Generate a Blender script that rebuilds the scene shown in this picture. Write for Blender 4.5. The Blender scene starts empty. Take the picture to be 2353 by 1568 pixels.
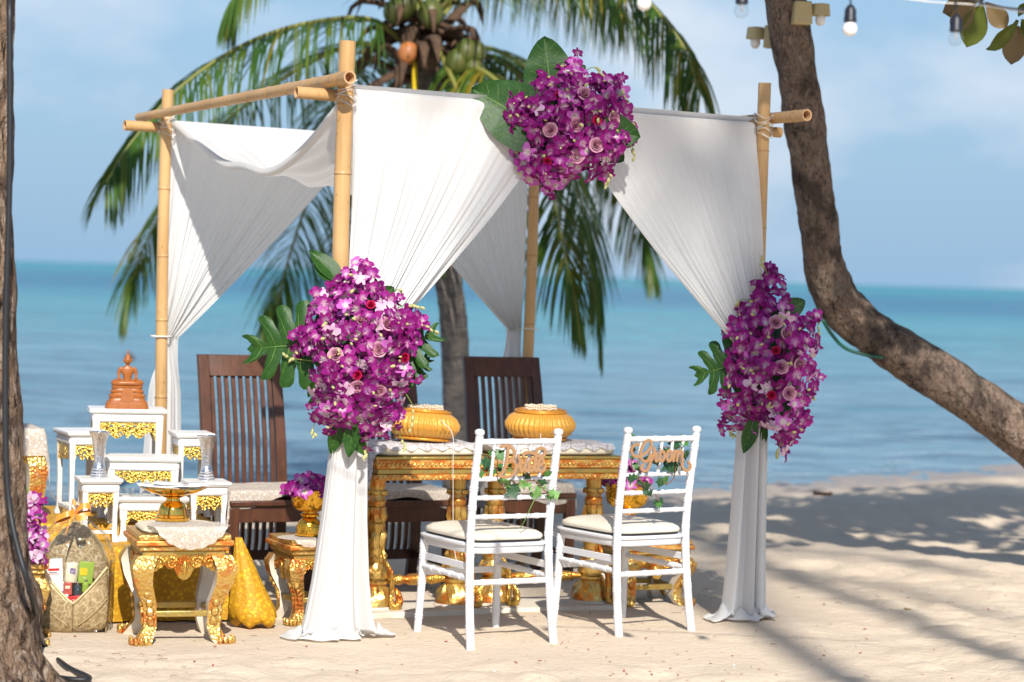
import bpy, math, random
import numpy as np
from mathutils import Vector, Matrix, noise
R = math.radians; PI = math.pi
rnd = random.Random(7)
S = bpy.context.scene
C = S.collection
V = Vector

# ---------------------------------------------------------------- camera
EYE = V((0.0, 0.0, 1.56)); FPX = 5556.0
PITCH, ROLL = R(1.58), R(1.65)
_R0 = V((1, 0, 0)); _U0 = V((0, math.sin(PITCH), math.cos(PITCH)))
FWD = V((0, math.cos(PITCH), -math.sin(PITCH)))
RIGHT = _R0 * math.cos(ROLL) + _U0 * math.sin(ROLL)
UP = -_R0 * math.sin(ROLL) + _U0 * math.cos(ROLL)
cam_data = bpy.data.cameras.new('camera')
cam_data.lens = 85; cam_data.sensor_width = 36
cam_data.clip_start = 0.1; cam_data.clip_end = 20000
cam = bpy.data.objects.new('camera', cam_data); C.objects.link(cam)
Mc = Matrix((RIGHT, UP, -FWD)).transposed().to_4x4(); Mc.translation = EYE
cam.matrix_world = Mc
cam_data.dof.use_dof = True; cam_data.dof.focus_distance = 10.15; cam_data.dof.aperture_fstop = 2.3
S.camera = cam

def at(px, py, D):
    """survey helper: the point seen at (px, py) of a 2353-wide print, D metres down the beach"""
    d = FWD + RIGHT * ((px - 1176.5) / FPX) - UP * ((py - 784) / FPX)
    return EYE + d * (D / d.y)
def gp(px, py, z=0.0):
    d = FWD + RIGHT * ((px - 1176.5) / FPX) - UP * ((py - 784) / FPX)
    return EYE + d * ((z - EYE.z) / d.z)

# ---------------------------------------------------------------- light
SUN_EL = R(38); SUN_DIR = V((0.16, -1.0, 0)).normalized() * math.cos(SUN_EL) + V((0, 0, math.sin(SUN_EL)))
W = bpy.data.worlds.new('World'); S.world = W; W.use_nodes = True
wn = W.node_tree; wn.nodes.clear()
def wnode(t, **k):
    n = wn.nodes.new(t)
    for a, b in k.items(): setattr(n, a, b)
    return n
sky = wnode('ShaderNodeTexSky', sky_type='NISHITA', sun_disc=False)
sky.sun_elevation = SUN_EL; sky.sun_rotation = math.atan2(SUN_DIR.x, SUN_DIR.y)
sky.altitude = 0; sky.air_density = 1.0; sky.dust_density = 0.3; sky.ozone_density = 4.0
tc = wnode('ShaderNodeTexCoord')
mp = wnode('ShaderNodeMapping'); mp.inputs['Scale'].default_value = (1.0, 1.0, 2.0)
mp.inputs['Location'].default_value = (0.35, 0.12, 0.08)
nz = wnode('ShaderNodeTexNoise'); nz.inputs['Scale'].default_value = 5.5; nz.inputs['Detail'].default_value = 6; nz.inputs['Roughness'].default_value = 0.5
cr = wnode('ShaderNodeValToRGB'); cr.color_ramp.elements[0].position = 0.50; cr.color_ramp.elements[1].position = 0.70
cr.color_ramp.elements[0].color = (0, 0, 0, 1); cr.color_ramp.elements[1].color = (0.75, 0.75, 0.75, 1)
mx = wnode('ShaderNodeMixRGB'); mx.inputs[2].default_value = (6.6, 6.8, 7.3, 1)
bg = wnode('ShaderNodeBackground'); bg.inputs['Strength'].default_value = 0.105
wo = wnode('ShaderNodeOutputWorld')
L = wn.links.new
L(tc.outputs['Generated'], mp.inputs[0]); L(mp.outputs[0], nz.inputs[0]); L(nz.outputs['Fac'], cr.inputs[0])
# sea haze low all round the horizon
sx = wnode('ShaderNodeSeparateXYZ'); hr = wnode('ShaderNodeValToRGB'); hm = wnode('ShaderNodeMixRGB'); hm.inputs[2].default_value = (2.35, 3.75, 5.35, 1)
e = hr.color_ramp.elements; e[0].position = 0.0; e[0].color = (1, 1, 1, 1); e[1].position = 0.30; e[1].color = (0, 0, 0, 1); q = e.new(0.12); q.color = (.75, .75, .75, 1)
L(tc.outputs['Generated'], sx.inputs[0]); L(sx.outputs['Z'], hr.inputs[0]); L(hr.outputs[0], hm.inputs[0]); L(sky.outputs[0], hm.inputs[1])
L(cr.outputs[0], mx.inputs[0]); L(hm.outputs[0], mx.inputs[1]); L(mx.outputs[0], bg.inputs[0]); L(bg.outputs[0], wo.inputs[0])
sd = bpy.data.lights.new('sun', 'SUN'); sd.energy = 4.5; sd.angle = R(0.53); sd.color = (1.0, 0.95, 0.88)
sun = bpy.data.objects.new('sun', sd); C.objects.link(sun)
sun.rotation_euler = SUN_DIR.to_track_quat('Z', 'Y').to_euler(); sun.location = (3, -8, 9)
vs = S.view_settings; vs.view_transform = 'Standard'; vs.look = 'None'; vs.gamma = 1; vs.use_curve_mapping = False; vs.exposure = 0.38
S.cycles.max_bounces = 8; S.cycles.transparent_max_bounces = 16; S.cycles.caustics_reflective = False; S.cycles.caustics_refractive = False
S.cycles.use_denoising = True; S.cycles.sample_clamp_indirect = 6

# ---------------------------------------------------------------- helpers
class MB:
    def __init__(s): s.v = []; s.f = []; s.mi = []; s.col = None
    def add(s, verts, faces, mi=0):
        o = len(s.v); s.v += [V(p) for p in verts]
        s.f += [tuple(i + o for i in f) for f in faces]; s.mi += [mi] * len(faces)
        return o
    def box(s, c, size, M=None, mi=0, taper=1.0):
        x, y, z = (a / 2 for a in size); c = V(c)
        p = [V((sx * x * (taper if sz > 0 else 1), sy * y * (taper if sz > 0 else 1), sz * z)) for sz in (-1, 1) for sy in (-1, 1) for sx in (-1, 1)]
        if M is not None: p = [M @ q for q in p]
        s.add([q + c for q in p], [(0, 2, 3, 1), (4, 5, 7, 6), (0, 1, 5, 4), (2, 6, 7, 3), (1, 3, 7, 5), (0, 4, 6, 2)], mi)
    def beam(s, a, b, w, h, up=V((0, 0, 1)), mi=0):
        a = V(a); b = V(b); d = (b - a); l = d.length; d.normalize()
        x = d.cross(up); x = x.normalized() if x.length > 1e-6 else V((1, 0, 0)); u = x.cross(d)
        M = Matrix((x, d, u)).transposed()
        s.box((a + b) / 2, (w, l, h), M, mi)
    def rings(s, rows, closed=True, cap0=True, cap1=True, mi=0):
        n = len(rows[0]); vs_ = [p for r in rows for p in r]; fs = []
        for i in range(len(rows) - 1):
            for j in range(n if closed else n - 1):
                k = (j + 1) % n
                fs.append((i * n + j, i * n + k, (i + 1) * n + k, (i + 1) * n + j))
        if closed and cap0: fs.append(tuple(reversed(range(n))))
        if closed and cap1: fs.append(tuple(range((len(rows) - 1) * n, len(rows) * n)))
        s.add(vs_, fs, mi)
    def tube(s, pts, rad, seg=10, mi=0, cap=True, flat=1.0, mod=None):
        pts = [V(p) for p in pts]; n = len(pts)
        if not hasattr(rad, '__len__'): rad = [rad] * n
        rows = []; prev = None
        for i, p in enumerate(pts):
            t = (pts[min(i + 1, n - 1)] - pts[max(i - 1, 0)]).normalized()
            if prev is None:
                a = V((0, 0, 1)) if abs(t.z) < 0.9 else V((1, 0, 0)); x = t.cross(a).normalized()
            else: x = (prev - t * prev.dot(t)).normalized()
            prev = x; y = t.cross(x)
            rows.append([p + (x * math.cos(2 * PI * j / seg) + y * math.sin(2 * PI * j / seg) * flat) * rad[i] * (mod(i, j) if mod else 1) for j in range(seg)])
        s.rings(rows, True, cap, cap, mi)
    def lathe(s, prof, seg=24, c=(0, 0, 0), mi=0, mod=None, cap=True):
        c = V(c); rows = []
        for i, (r, z) in enumerate(prof):
            rows.append([c + V((math.cos(2 * PI * j / seg) * r * (mod(i, 2 * PI * j / seg) if mod else 1), math.sin(2 * PI * j / seg) * r * (mod(i, 2 * PI * j / seg) if mod else 1), z)) for j in range(seg)])
        s.rings(rows, True, cap, cap, mi)
    def grid(s, fn, nu, nv, mi=0):
        vs_ = [fn(i / nu, j / nv) for j in range(nv + 1) for i in range(nu + 1)]
        fs = [(j * (nu + 1) + i, j * (nu + 1) + i + 1, (j + 1) * (nu + 1) + i + 1, (j + 1) * (nu + 1) + i) for j in range(nv) for i in range(nu)]
        s.add(vs_, fs, mi)
    def ball(s, c, r, seg=12, mi=0, M=None):
        if not hasattr(r, '__len__'): r = (r, r, r)
        c = V(c); n = max(4, seg // 2 + 1); rows = []
        for i in range(n + 1):
            a = PI * (i + 0.02) / (n + 0.04)
            row = []
            for j in range(seg):
                q = V((math.sin(a) * math.cos(2 * PI * j / seg) * r[0], math.sin(a) * math.sin(2 * PI * j / seg) * r[1], -math.cos(a) * r[2]))
                row.append(c + (M @ q if M is not None else q))
            rows.append(row)
        s.rings(rows, True, True, True, mi)
    def mesh(s, name, mats, off=None, sharp=40):
        me = bpy.data.meshes.new(name)
        vv = s.v if off is None else [p - off for p in s.v]
        me.from_pydata([tuple(p) for p in vv], [], s.f)
        for m in (mats if isinstance(mats, (list, tuple)) else [mats]): me.materials.append(MAT[m] if isinstance(m, str) else m)
        me.polygons.foreach_set('material_index', s.mi)
        me.polygons.foreach_set('use_smooth', [True] * len(s.f))
        if s.col is not None:
            ca = me.color_attributes.new('Col', 'FLOAT_COLOR', 'POINT')
            ca.data.foreach_set('color', [x for c4 in s.col for x in c4])
        me.update()
        if sharp: me.set_sharp_from_angle(angle=R(sharp))
        return me
    def build(s, name, mats, parent=None, world=False, sharp=40, bevel=0, kind=None, label=None, loc=None):
        off = None
        if world:
            off = V(loc) if loc is not None else (V(parent.location) if parent else None)
        o = bpy.data.objects.new(name, s.mesh(name, mats, off, sharp)); C.objects.link(o)
        if parent: o.parent = parent
        if loc is not None and not parent: o.location = loc
        if bevel:
            b = o.modifiers.new('bevel', 'BEVEL'); b.width = bevel; b.segments = 2; b.limit_method = 'ANGLE'; b.angle_limit = R(35)
        if kind: o['kind'] = kind
        if label: o['label'] = label
        return o

def thing(name, label, cat, loc=(0, 0, 0), rz=0.0, group=None):
    o = bpy.data.objects.new(name, None); C.objects.link(o); o.empty_display_size = 0.1
    o.location = loc; o.rotation_euler = (0, 0, rz)
    tag(o, label, cat, group); return o
def tag(o, label, cat, group=None):
    o['label'] = label; o['category'] = cat
    if group: o['group'] = group
    return o
def link(name, me, parent=None, M=None):
    o = bpy.data.objects.new(name, me); C.objects.link(o)
    if parent: o.parent = parent
    if M is not None: o.matrix_local = M
    return o
def copy_tree(o, parent=None):
    c = o.copy(); C.objects.link(c); c.parent = parent
    if parent is not None: c.matrix_parent_inverse = o.matrix_parent_inverse.copy()
    for ch in list(o.children): copy_tree(ch, c)
    return c
def cat_rom(P, n):
    P = [V(p) for p in P]; P = [P[0] * 2 - P[1]] + P + [P[-1] * 2 - P[-2]]; m = len(P) - 3; out = []
    for k in range(n + 1):
        t = k / n * m; i = min(int(t), m - 1); t -= i; a, b, c, d = P[i:i + 4]
        out.append(0.5 * ((2 * b) + (c - a) * t + (2 * a - 5 * b + 4 * c - d) * t * t + (3 * b - a - 3 * c + d) * t ** 3))
    return out
def lerp(a, b, t): return a + (b - a) * t
def sst(a, b, x):
    t = max(0, min(1, (x - a) / (b - a))); return t * t * (3 - 2 * t)
def interp(xs, ys, x): return float(np.interp(x, xs, ys))
def iso_plate(F, x0, x1, y0, y1, nx, ny, t):
    """plate of thickness t wherever F > 0, in the XZ plane (front at -Y)"""
    X, Y = np.meshgrid(np.linspace(x0, x1, nx + 1), np.linspace(y0, y1, ny + 1)); Z = F(X, Y)
    Z[0, :] = np.minimum(Z[0, :], -1e-4); Z[-1, :] = np.minimum(Z[-1, :], -1e-4); Z[:, 0] = np.minimum(Z[:, 0], -1e-4); Z[:, -1] = np.minimum(Z[:, -1], -1e-4)
    idx = {}; pts = []; polys = []
    def vid(key, x, y):
        if key not in idx: idx[key] = len(pts); pts.append((x, y))
        return idx[key]
    for j in range(ny):
        for i in range(nx):
            cs = [(i, j), (i + 1, j), (i + 1, j + 1), (i, j + 1)]
            vals = [Z[b, a] for a, b in cs]
            if max(vals) <= 0: continue
            poly = []
            for k in range(4):
                (a, b), (c, d) = cs[k], cs[(k + 1) % 4]; p, q = vals[k], vals[(k + 1) % 4]
                if p > 0: poly.append(vid((a, b), X[b, a], Y[b, a]))
                if (p > 0) != (q > 0):
                    w = p / (p - q); key = ('e',) + tuple(sorted([(a, b), (c, d)]))
                    poly.append(vid(key, X[b, a] + w * (X[d, c] - X[b, a]), Y[b, a] + w * (Y[d, c] - Y[b, a])))
            if len(poly) > 2: polys.append(poly)
    n = len(pts); mb = MB(); faces = []; edges = {}
    for p in polys:
        faces.append(tuple(p)); faces.append(tuple(n + k for k in reversed(p)))
        for a, b in zip(p, p[1:] + p[:1]):
            if (b, a) in edges: del edges[(b, a)]
            else: edges[(a, b)] = 1
    for a, b in edges: faces.append((b, a, a + n, b + n))
    mb.add([(x, -t / 2, y) for x, y in pts] + [(x, t / 2, y) for x, y in pts], faces)
    return mb
def in_poly(x, y, P):
    r = False; j = len(P) - 1
    for i in range(len(P)):
        (xi, yi), (xj, yj) = P[i], P[j]
        if (yi > y) != (yj > y) and x < (xj - xi) * (y - yi) / (yj - yi) + xi: r = not r
        j = i
    return r
def edge_dist(x, y, P):
    best = 1e9
    for (ax, ay), (bx, by) in zip(P, P[1:] + P[:1]):
        dx, dy = bx - ax, by - ay; t = max(0, min(1, ((x - ax) * dx + (y - ay) * dy) / (dx * dx + dy * dy)))
        best = min(best, math.hypot(x - ax - t * dx, y - ay - t * dy))
    return best
def frame_to(base, tip, face):
    """matrix with +Y from base to tip and +Z towards face"""
    base = V(base); y = V(tip) - base; l = y.length; y.normalize(); f = V(face)
    z = (f - y * f.dot(y)).normalized(); x = y.cross(z)
    M = Matrix((x, y, z)).transposed().to_4x4(); M.translation = base
    return M, l

# ---------------------------------------------------------------- materials
MAT = {}
def mat(name, col, rough=0.5, metal=0.0, spec=0.5, var=None, bump=None, vcol=None, transl=0.0, coat=0.0, alpha=None, extra=None, sheen=0):
    m = bpy.data.materials.new(name); m.use_nodes = True; nt = m.node_tree; N = nt.nodes; K = nt.links.new
    b = N['Principled BSDF']; out = N['Material Output']
    b.inputs['Base Color'].default_value = (*col, 1); b.inputs['Roughness'].default_value = rough; b.inputs['Metallic'].default_value = metal
    b.inputs['Specular IOR Level'].default_value = spec; b.inputs['Coat Weight'].default_value = coat; b.inputs['Sheen Weight'].default_value = sheen
    t = N.new('ShaderNodeTexCoord'); src = None
    if vcol:
        a = N.new('ShaderNodeAttribute'); a.attribute_name = 'Col'; src = a.outputs['Color']
    for v in (var or []):
        # (kind, scale(x,y,z), colour, lo, hi, strength)
        kind, sc, c2, lo, hi, st = v
        mpn = N.new('ShaderNodeMapping'); mpn.inputs['Scale'].default_value = sc if hasattr(sc, '__len__') else (sc, sc, sc); K(t.outputs['Object'], mpn.inputs[0])
        if kind == 'noise':
            n = N.new('ShaderNodeTexNoise'); n.inputs['Scale'].default_value = 1; n.inputs['Detail'].default_value = 5; o = n.outputs['Fac']
        elif kind == 'vor':
            n = N.new('ShaderNodeTexVoronoi'); n.inputs['Scale'].default_value = 1; o = n.outputs['Distance']
        elif kind == 'vedge':
            n = N.new('ShaderNodeTexVoronoi'); n.inputs['Scale'].default_value = 1; n.feature = 'DISTANCE_TO_EDGE'; o = n.outputs['Distance']
        elif kind == 'wave':
            n = N.new('ShaderNodeTexWave'); n.inputs['Scale'].default_value = 1; n.inputs['Distortion'].default_value = 3; n.inputs['Detail'].default_value = 2; o = n.outputs['Fac']
        K(mpn.outputs[0], n.inputs['Vector'])
        r = N.new('ShaderNodeMapRange'); r.inputs[1].default_value = lo; r.inputs[2].default_value = hi; r.inputs[3].default_value = 0; r.inputs[4].default_value = st; K(o, r.inputs[0])
        x = N.new('ShaderNodeMixRGB'); x.inputs[2].default_value = (*c2, 1); K(r.outputs[0], x.inputs[0])
        if src is None: x.inputs[1].default_value = (*col, 1)
        else: K(src, x.inputs[1])
        src = x.outputs[0]
    if src is not None: K(src, b.inputs['Base Color'])
    hsrc = None
    for bp in (bump or []):
        kind, sc, st, dist = bp
        mpn = N.new('ShaderNodeMapping'); mpn.inputs['Scale'].default_value = sc if hasattr(sc, '__len__') else (sc, sc, sc); K(t.outputs['Object'], mpn.inputs[0])
        if kind == 'noise':
            n = N.new('ShaderNodeTexNoise'); n.inputs['Scale'].default_value = 1; n.inputs['Detail'].default_value = 5; o = n.outputs['Fac']
        elif kind == 'wave':
            n = N.new('ShaderNodeTexWave'); n.inputs['Scale'].default_value = 1; n.inputs['Distortion'].default_value = 5; n.inputs['Detail'].default_value = 2; n.inputs['Detail Scale'].default_value = 0.6; o = n.outputs['Fac']
        else:
            n = N.new('ShaderNodeTexVoronoi'); n.inputs['Scale'].default_value = 1
            if kind == 'vedge': n.feature = 'DISTANCE_TO_EDGE'
            o = n.outputs['Distance']
        K(mpn.outputs[0], n.inputs['Vector'])
        bn = N.new('ShaderNodeBump'); bn.inputs['Strength'].default_value = st; bn.inputs['Distance'].default_value = dist; K(o, bn.inputs['Height'])
        if hsrc: K(hsrc, bn.inputs['Normal'])
        hsrc = bn.outputs[0]
    if hsrc: K(hsrc, b.inputs['Normal'])
    sh = b.outputs[0]
    if transl:
        tr = N.new('ShaderNodeBsdfTranslucent'); tr.inputs[0].default_value = (*col, 1)
        if src is not None: K(src, tr.inputs[0])
        ms = N.new('ShaderNodeMixShader'); ms.inputs[0].default_value = transl; K(sh, ms.inputs[1]); K(tr.outputs[0], ms.inputs[2]); sh = ms.outputs[0]
    if alpha:
        # open-work: ('vedge', scale, lo, hi, max transparency)
        kind, sc, lo, hi, st = alpha
        mpn = N.new('ShaderNodeMapping'); mpn.inputs['Scale'].default_value = (sc, sc, sc); K(t.outputs['Object'], mpn.inputs[0])
        n = N.new('ShaderNodeTexVoronoi'); n.inputs['Scale'].default_value = 1
        if kind == 'vedge': n.feature = 'DISTANCE_TO_EDGE'
        K(mpn.outputs[0], n.inputs['Vector'])
        r = N.new('ShaderNodeMapRange'); r.inputs[1].default_value = lo; r.inputs[2].default_value = hi; r.inputs[3].default_value = 0; r.inputs[4].default_value = st; K(n.outputs['Distance'], r.inputs[0])
        tp = N.new('ShaderNodeBsdfTransparent'); ms = N.new('ShaderNodeMixShader'); K(r.outputs[0], ms.inputs[0]); K(sh, ms.inputs[1]); K(tp.outputs[0], ms.inputs[2]); sh = ms.outputs[0]
    K(sh, out.inputs[0]); MAT[name] = m
    return m
mat('sand', (0.71, 0.585, 0.445), 0.95, spec=0.15, var=[('noise', 2.2, (0.65, 0.525, 0.385), 0.35, 0.7, 0.6), ('noise', 340, (0.26, 0.19, 0.13), 0.62, 0.72, 0.55), ('noise', 260, (0.80, 0.70, 0.55), 0.62, 0.74, 0.5)],
    bump=[('noise', 30, 0.5, 0.02), ('noise', 330, 0.6, 0.004)])
mat('bamboo', (0.52, 0.31, 0.125), 0.42, var=[('noise', (70, 70, 3), (0.34, 0.18, 0.06), 0.42, 0.75, 0.65), ('noise', (3, 3, 2), (0.62, 0.40, 0.18), 0.4, 0.7, 0.8), ('noise', 45, (0.22, 0.11, 0.04), 0.64, 0.74, 0.7), ('noise', (14, 14, 5), (0.30, 0.20, 0.11), 0.60, 0.75, 0.45)], bump=[('noise', (120, 120, 5), 0.2, 0.002)])
mat('bamboo_node', (0.40, 0.22, 0.08), 0.6)
mat('bamboo_inside', (0.55, 0.33, 0.17), 0.8)
mat('cloth', (0.84, 0.835, 0.82), 0.85, spec=0.1, transl=0.40, bump=[('noise', 420, 0.08, 0.001)], sheen=0.1)
mat('cloth_roof', (0.82, 0.815, 0.80), 0.85, spec=0.1, transl=0.36, var=[('noise', 9, (0.62, 0.42, 0.22), 0.70, 0.80, 0.35)], sheen=0.1)
mat('white_plastic', (0.72, 0.73, 0.75), 0.28, coat=0.1, var=[('noise', 20, (0.60, 0.59, 0.57), 0.55, 0.75, 0.5)])
mat('ivory_leather', (0.76, 0.69, 0.56), 0.42, bump=[('noise', 300, 0.15, 0.001), ('noise', 16, 0.35, 0.006)], var=[('noise', 7, (0.70, 0.62, 0.49), 0.4, 0.75, 0.6)])
mat('black_rubber', (0.015, 0.014, 0.016), 0.6)
mat('dark_wood', (0.075, 0.028, 0.014), 0.36, var=[('noise', (40, 40, 3), (0.125, 0.046, 0.021), 0.4, 0.7, 0.8), ('noise', 8, (0.03, 0.012, 0.008), 0.5, 0.75, 0.6), ('noise', (90, 90, 6), (0.30, 0.13, 0.05), 0.66, 0.8, 0.5)], bump=[('noise', (90, 90, 6), 0.35, 0.002)])
mat('black_cushion', (0.012, 0.008, 0.008), 0.7)
GV = [('noise', 13, (0.66, 0.17, 0.03), 0.54, 0.64, 0.8), ('noise', 55, (0.80, 0.66, 0.42), 0.58, 0.70, 0.6)]
mat('gold_leaf', (0.70, 0.44, 0.12), 0.34, metal=0.7, var=GV, bump=[('vor', 70, 0.75, 0.006), ('noise', 150, 0.35, 0.003)])
mat('gold_turned', (0.66, 0.42, 0.11), 0.30, metal=0.75, var=[('noise', 14, (0.62, 0.15, 0.02), 0.50, 0.62, 0.8), ('noise', 40, (0.80, 0.62, 0.30), 0.60, 0.75, 0.6)], bump=[('vor', 60, 0.22, 0.004), ('noise', 90, 0.2, 0.003)])
mat('gold_carved', (0.70, 0.42, 0.09), 0.30, metal=0.8, var=[('noise', 13, (0.70, 0.16, 0.02), 0.50, 0.60, 0.8)], bump=[('wave', 34, 0.5, 0.006), ('vor', 80, 0.6, 0.005)])
mat('gold_red', (0.62, 0.17, 0.02), 0.38, metal=0.4, var=[('noise', (22, 22, 60), (0.76, 0.50, 0.14), 0.42, 0.58, 0.85)], bump=[('noise', 70, 0.4, 0.004)])
mat('gold_dull', (0.52, 0.36, 0.10), 0.36, metal=0.75, var=[('noise', 25, (0.30, 0.30, 0.14), 0.5, 0.7, 0.5), ('noise', 18, (0.55, 0.17, 0.03), 0.58, 0.68, 0.7)], bump=[('noise', 90, 0.5, 0.005)])
mat('gold_shiny', (0.92, 0.50, 0.055), 0.16, metal=0.9, bump=[('vor', (60, 60, 60), 0.45, 0.004)], var=[('noise', 30, (0.75, 0.36, 0.03), 0.45, 0.7, 0.5)])
mat('gold_mirror', (0.95, 0.55, 0.10), 0.08, metal=1.0)
mat('gold_fret', (0.86, 0.58, 0.12), 0.26, metal=0.85, bump=[('vor', 120, 0.9, 0.006), ('noise', 260, 0.5, 0.002)], var=[('noise', 70, (0.55, 0.28, 0.03), 0.5, 0.7, 0.6)])
mat('cream_paint', (0.72, 0.64, 0.52), 0.7, var=[('noise', 14, (0.60, 0.50, 0.38), 0.5, 0.75, 0.6)], bump=[('noise', 60, 0.2, 0.003)])
mat('white_lacquer', (0.76, 0.745, 0.71), 0.38, var=[('noise', 12, (0.76, 0.72, 0.65), 0.45, 0.75, 0.6)], bump=[('noise', 40, 0.08, 0.003)])
mat('lace', (0.80, 0.74, 0.66), 0.9, spec=0.1, transl=0.15, var=[('vor', 60, (0.52, 0.40, 0.30), 0.25, 0.5, 0.5)], alpha=('vedge', 170, 0.10, 0.25, 0.55))
mat('lace_blue', (0.70, 0.69, 0.74), 0.9, spec=0.1, transl=0.2, var=[('vor', 30, (0.84, 0.82, 0.82), 0.2, 0.5, 0.8), ('vedge', 30, (0.34, 0.29, 0.30), 0.10, 0.02, 0.7), ('vedge', 110, (0.45, 0.40, 0.42), 0.10, 0.02, 0.5)], alpha=('vedge', 190, 0.10, 0.25, 0.45))
mat('cushion_cream', (0.78, 0.68, 0.50), 0.7)
mat('pillow_gold', (0.60, 0.25, 0.012), 0.42, metal=0.15, var=[('vor', 190, (0.76, 0.44, 0.08), 0.2, 0.45, 0.4)], bump=[('vor', 190, 0.35, 0.003)], sheen=0.2)
mat('cord_gold', (0.66, 0.28, 0.03), 0.4, metal=0.3)
mat('beads', (0.74, 0.60, 0.44), 0.6)
mat('thread', (0.78, 0.74, 0.68), 0.7)
mat('brown_statue', (0.36, 0.112, 0.020), 0.38, spec=0.5, var=[('noise', 60, (0.24, 0.070, 0.014), 0.45, 0.75, 0.6)], bump=[('noise', 220, 0.25, 0.002)])
mat('silver', (0.83, 0.83, 0.85), 0.16, metal=1.0, bump=[('vor', 170, 0.55, 0.003)])
mat('glass', (0.9, 0.93, 0.95), 0.05)
mat('gold_lace', (0.82, 0.48, 0.015), 0.62, metal=0.12, transl=0.1, var=[('vor', 50, (0.50, 0.23, 0.006), 0.2, 0.5, 0.8), ('noise', 120, (0.92, 0.66, 0.16), 0.6, 0.7, 0.7)], bump=[('vor', 90, 0.5, 0.003)])
mat('orchid', (0.45, 0.03, 0.35), 0.6, vcol=True, transl=0.14, spec=0.12)
mat('rose_pink', (0.66, 0.33, 0.45), 0.6, transl=0.2, spec=0.2, var=[('noise', 60, (0.74, 0.42, 0.45), 0.4, 0.7, 0.6)])
mat('rose_red', (0.50, 0.010, 0.07), 0.55, transl=0.15, spec=0.2)
mat('bud', (0.55, 0.55, 0.20), 0.5, transl=0.2, var=[('noise', 30, (0.60, 0.40, 0.42), 0.5, 0.7, 0.6)])
mat('stem', (0.22, 0.28, 0.05), 0.5)
mat('leaf_dark', (0.020, 0.072, 0.010), 0.42, spec=0.28, transl=0.12, var=[('noise', 12, (0.05, 0.13, 0.02), 0.45, 0.75, 0.6)], bump=[('noise', 30, 0.15, 0.01)])
mat('leaf_vein', (0.13, 0.24, 0.05), 0.45)
mat('ivy_dark', (0.014, 0.065, 0.022), 0.42, transl=0.1)
mat('ivy_mid', (0.06, 0.19, 0.035), 0.45, transl=0.2)
mat('ivy_light', (0.20, 0.40, 0.11), 0.5, transl=0.25)
mat('vine', (0.20, 0.075, 0.035), 0.6)
mat('sign_wood', (0.36, 0.195, 0.09), 0.65, var=[('noise', (10, 10, 60), (0.34, 0.165, 0.065), 0.4, 0.7, 0.6)])
mat('palm_green', (0.040, 0.095, 0.018), 0.42, spec=0.4, transl=0.42, vcol=True)
mat('palm_rachis', (0.22, 0.22, 0.05), 0.5)
mat('palm_trunk', (0.17, 0.145, 0.125), 0.9, var=[('noise', (8, 8, 26), (0.085, 0.070, 0.062), 0.42, 0.65, 0.8)], bump=[('noise', (14, 14, 60), 0.7, 0.03)])
mat('palm_fibre', (0.10, 0.055, 0.030), 0.9, var=[('noise', 20, (0.045, 0.025, 0.018), 0.4, 0.7, 0.8)])
mat('coconut', (0.07, 0.10, 0.018), 0.45, var=[('noise', 8, (0.12, 0.10, 0.025), 0.45, 0.7, 0.7)])
mat('coconut_orange', (0.50, 0.17, 0.04), 0.5, var=[('noise', 7, (0.25, 0.12, 0.06), 0.45, 0.7, 0.7)])
mat('yellow', (0.80, 0.55, 0.02), 0.5)
mat('bark', (0.25, 0.18, 0.135), 0.95, spec=0.2, var=[('noise', (9, 9, 6), (0.075, 0.055, 0.045), 0.48, 0.60, 0.8), ('noise', (24, 24, 14), (0.36, 0.28, 0.22), 0.55, 0.7, 0.7), ('noise', 5, (0.20, 0.19, 0.14), 0.58, 0.72, 0.5)], bump=[('noise', (26, 26, 12), 1.0, 0.09), ('vor', (30, 30, 22), 0.7, 0.04), ('noise', 90, 0.8, 0.015)])
mat('bark_fore', (0.24, 0.16, 0.105), 0.95, spec=0.2, var=[('noise', (22, 22, 5), (0.07, 0.045, 0.035), 0.46, 0.60, 0.9), ('noise', (45, 45, 14), (0.42, 0.33, 0.26), 0.52, 0.68, 0.8)], bump=[('noise', (34, 34, 10), 1.0, 0.09), ('vor', (26, 26, 12), 0.8, 0.04), ('noise', 90, 0.8, 0.012)])
mat('almond_leaf', (0.13, 0.16, 0.018), 0.42, transl=0.4, var=[('noise', 6, (0.12, 0.10, 0.03), 0.45, 0.7, 0.7)])
mat('almond_brown', (0.20, 0.13, 0.05), 0.5, transl=0.2)
mat('beige_paint', (0.56, 0.44, 0.22), 0.5)
mat('bulb_white', (0.88, 0.86, 0.82), 0.25)
mat('socket', (0.013, 0.014, 0.024), 0.45)
mat('hose_green', (0.012, 0.10, 0.06), 0.4)
mat('cable_black', (0.014, 0.015, 0.017), 0.5)
mat('brocade', (0.36, 0.26, 0.13), 0.5, metal=0.3, var=[('vedge', 42, (0.56, 0.46, 0.27), 0.10, 0.02, 0.8), ('noise', 60, (0.20, 0.13, 0.06), 0.5, 0.65, 0.7)], bump=[('vor', 60, 0.3, 0.003)])
mat('brocade_trim', (0.50, 0.40, 0.21), 0.45, metal=0.3, bump=[('noise', 150, 0.5, 0.003)])
mat('orange_satin', (0.72, 0.26, 0.02), 0.35, sheen=0.3)
mat('orange_lining', (0.60, 0.11, 0.02), 0.5)
mat('paper', (0.86, 0.85, 0.84), 0.7)
mat('pack_white', (0.80, 0.79, 0.78), 0.4); mat('pack_purple', (0.14, 0.03, 0.32), 0.35); mat('pack_red', (0.65, 0.02, 0.03), 0.35)
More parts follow.
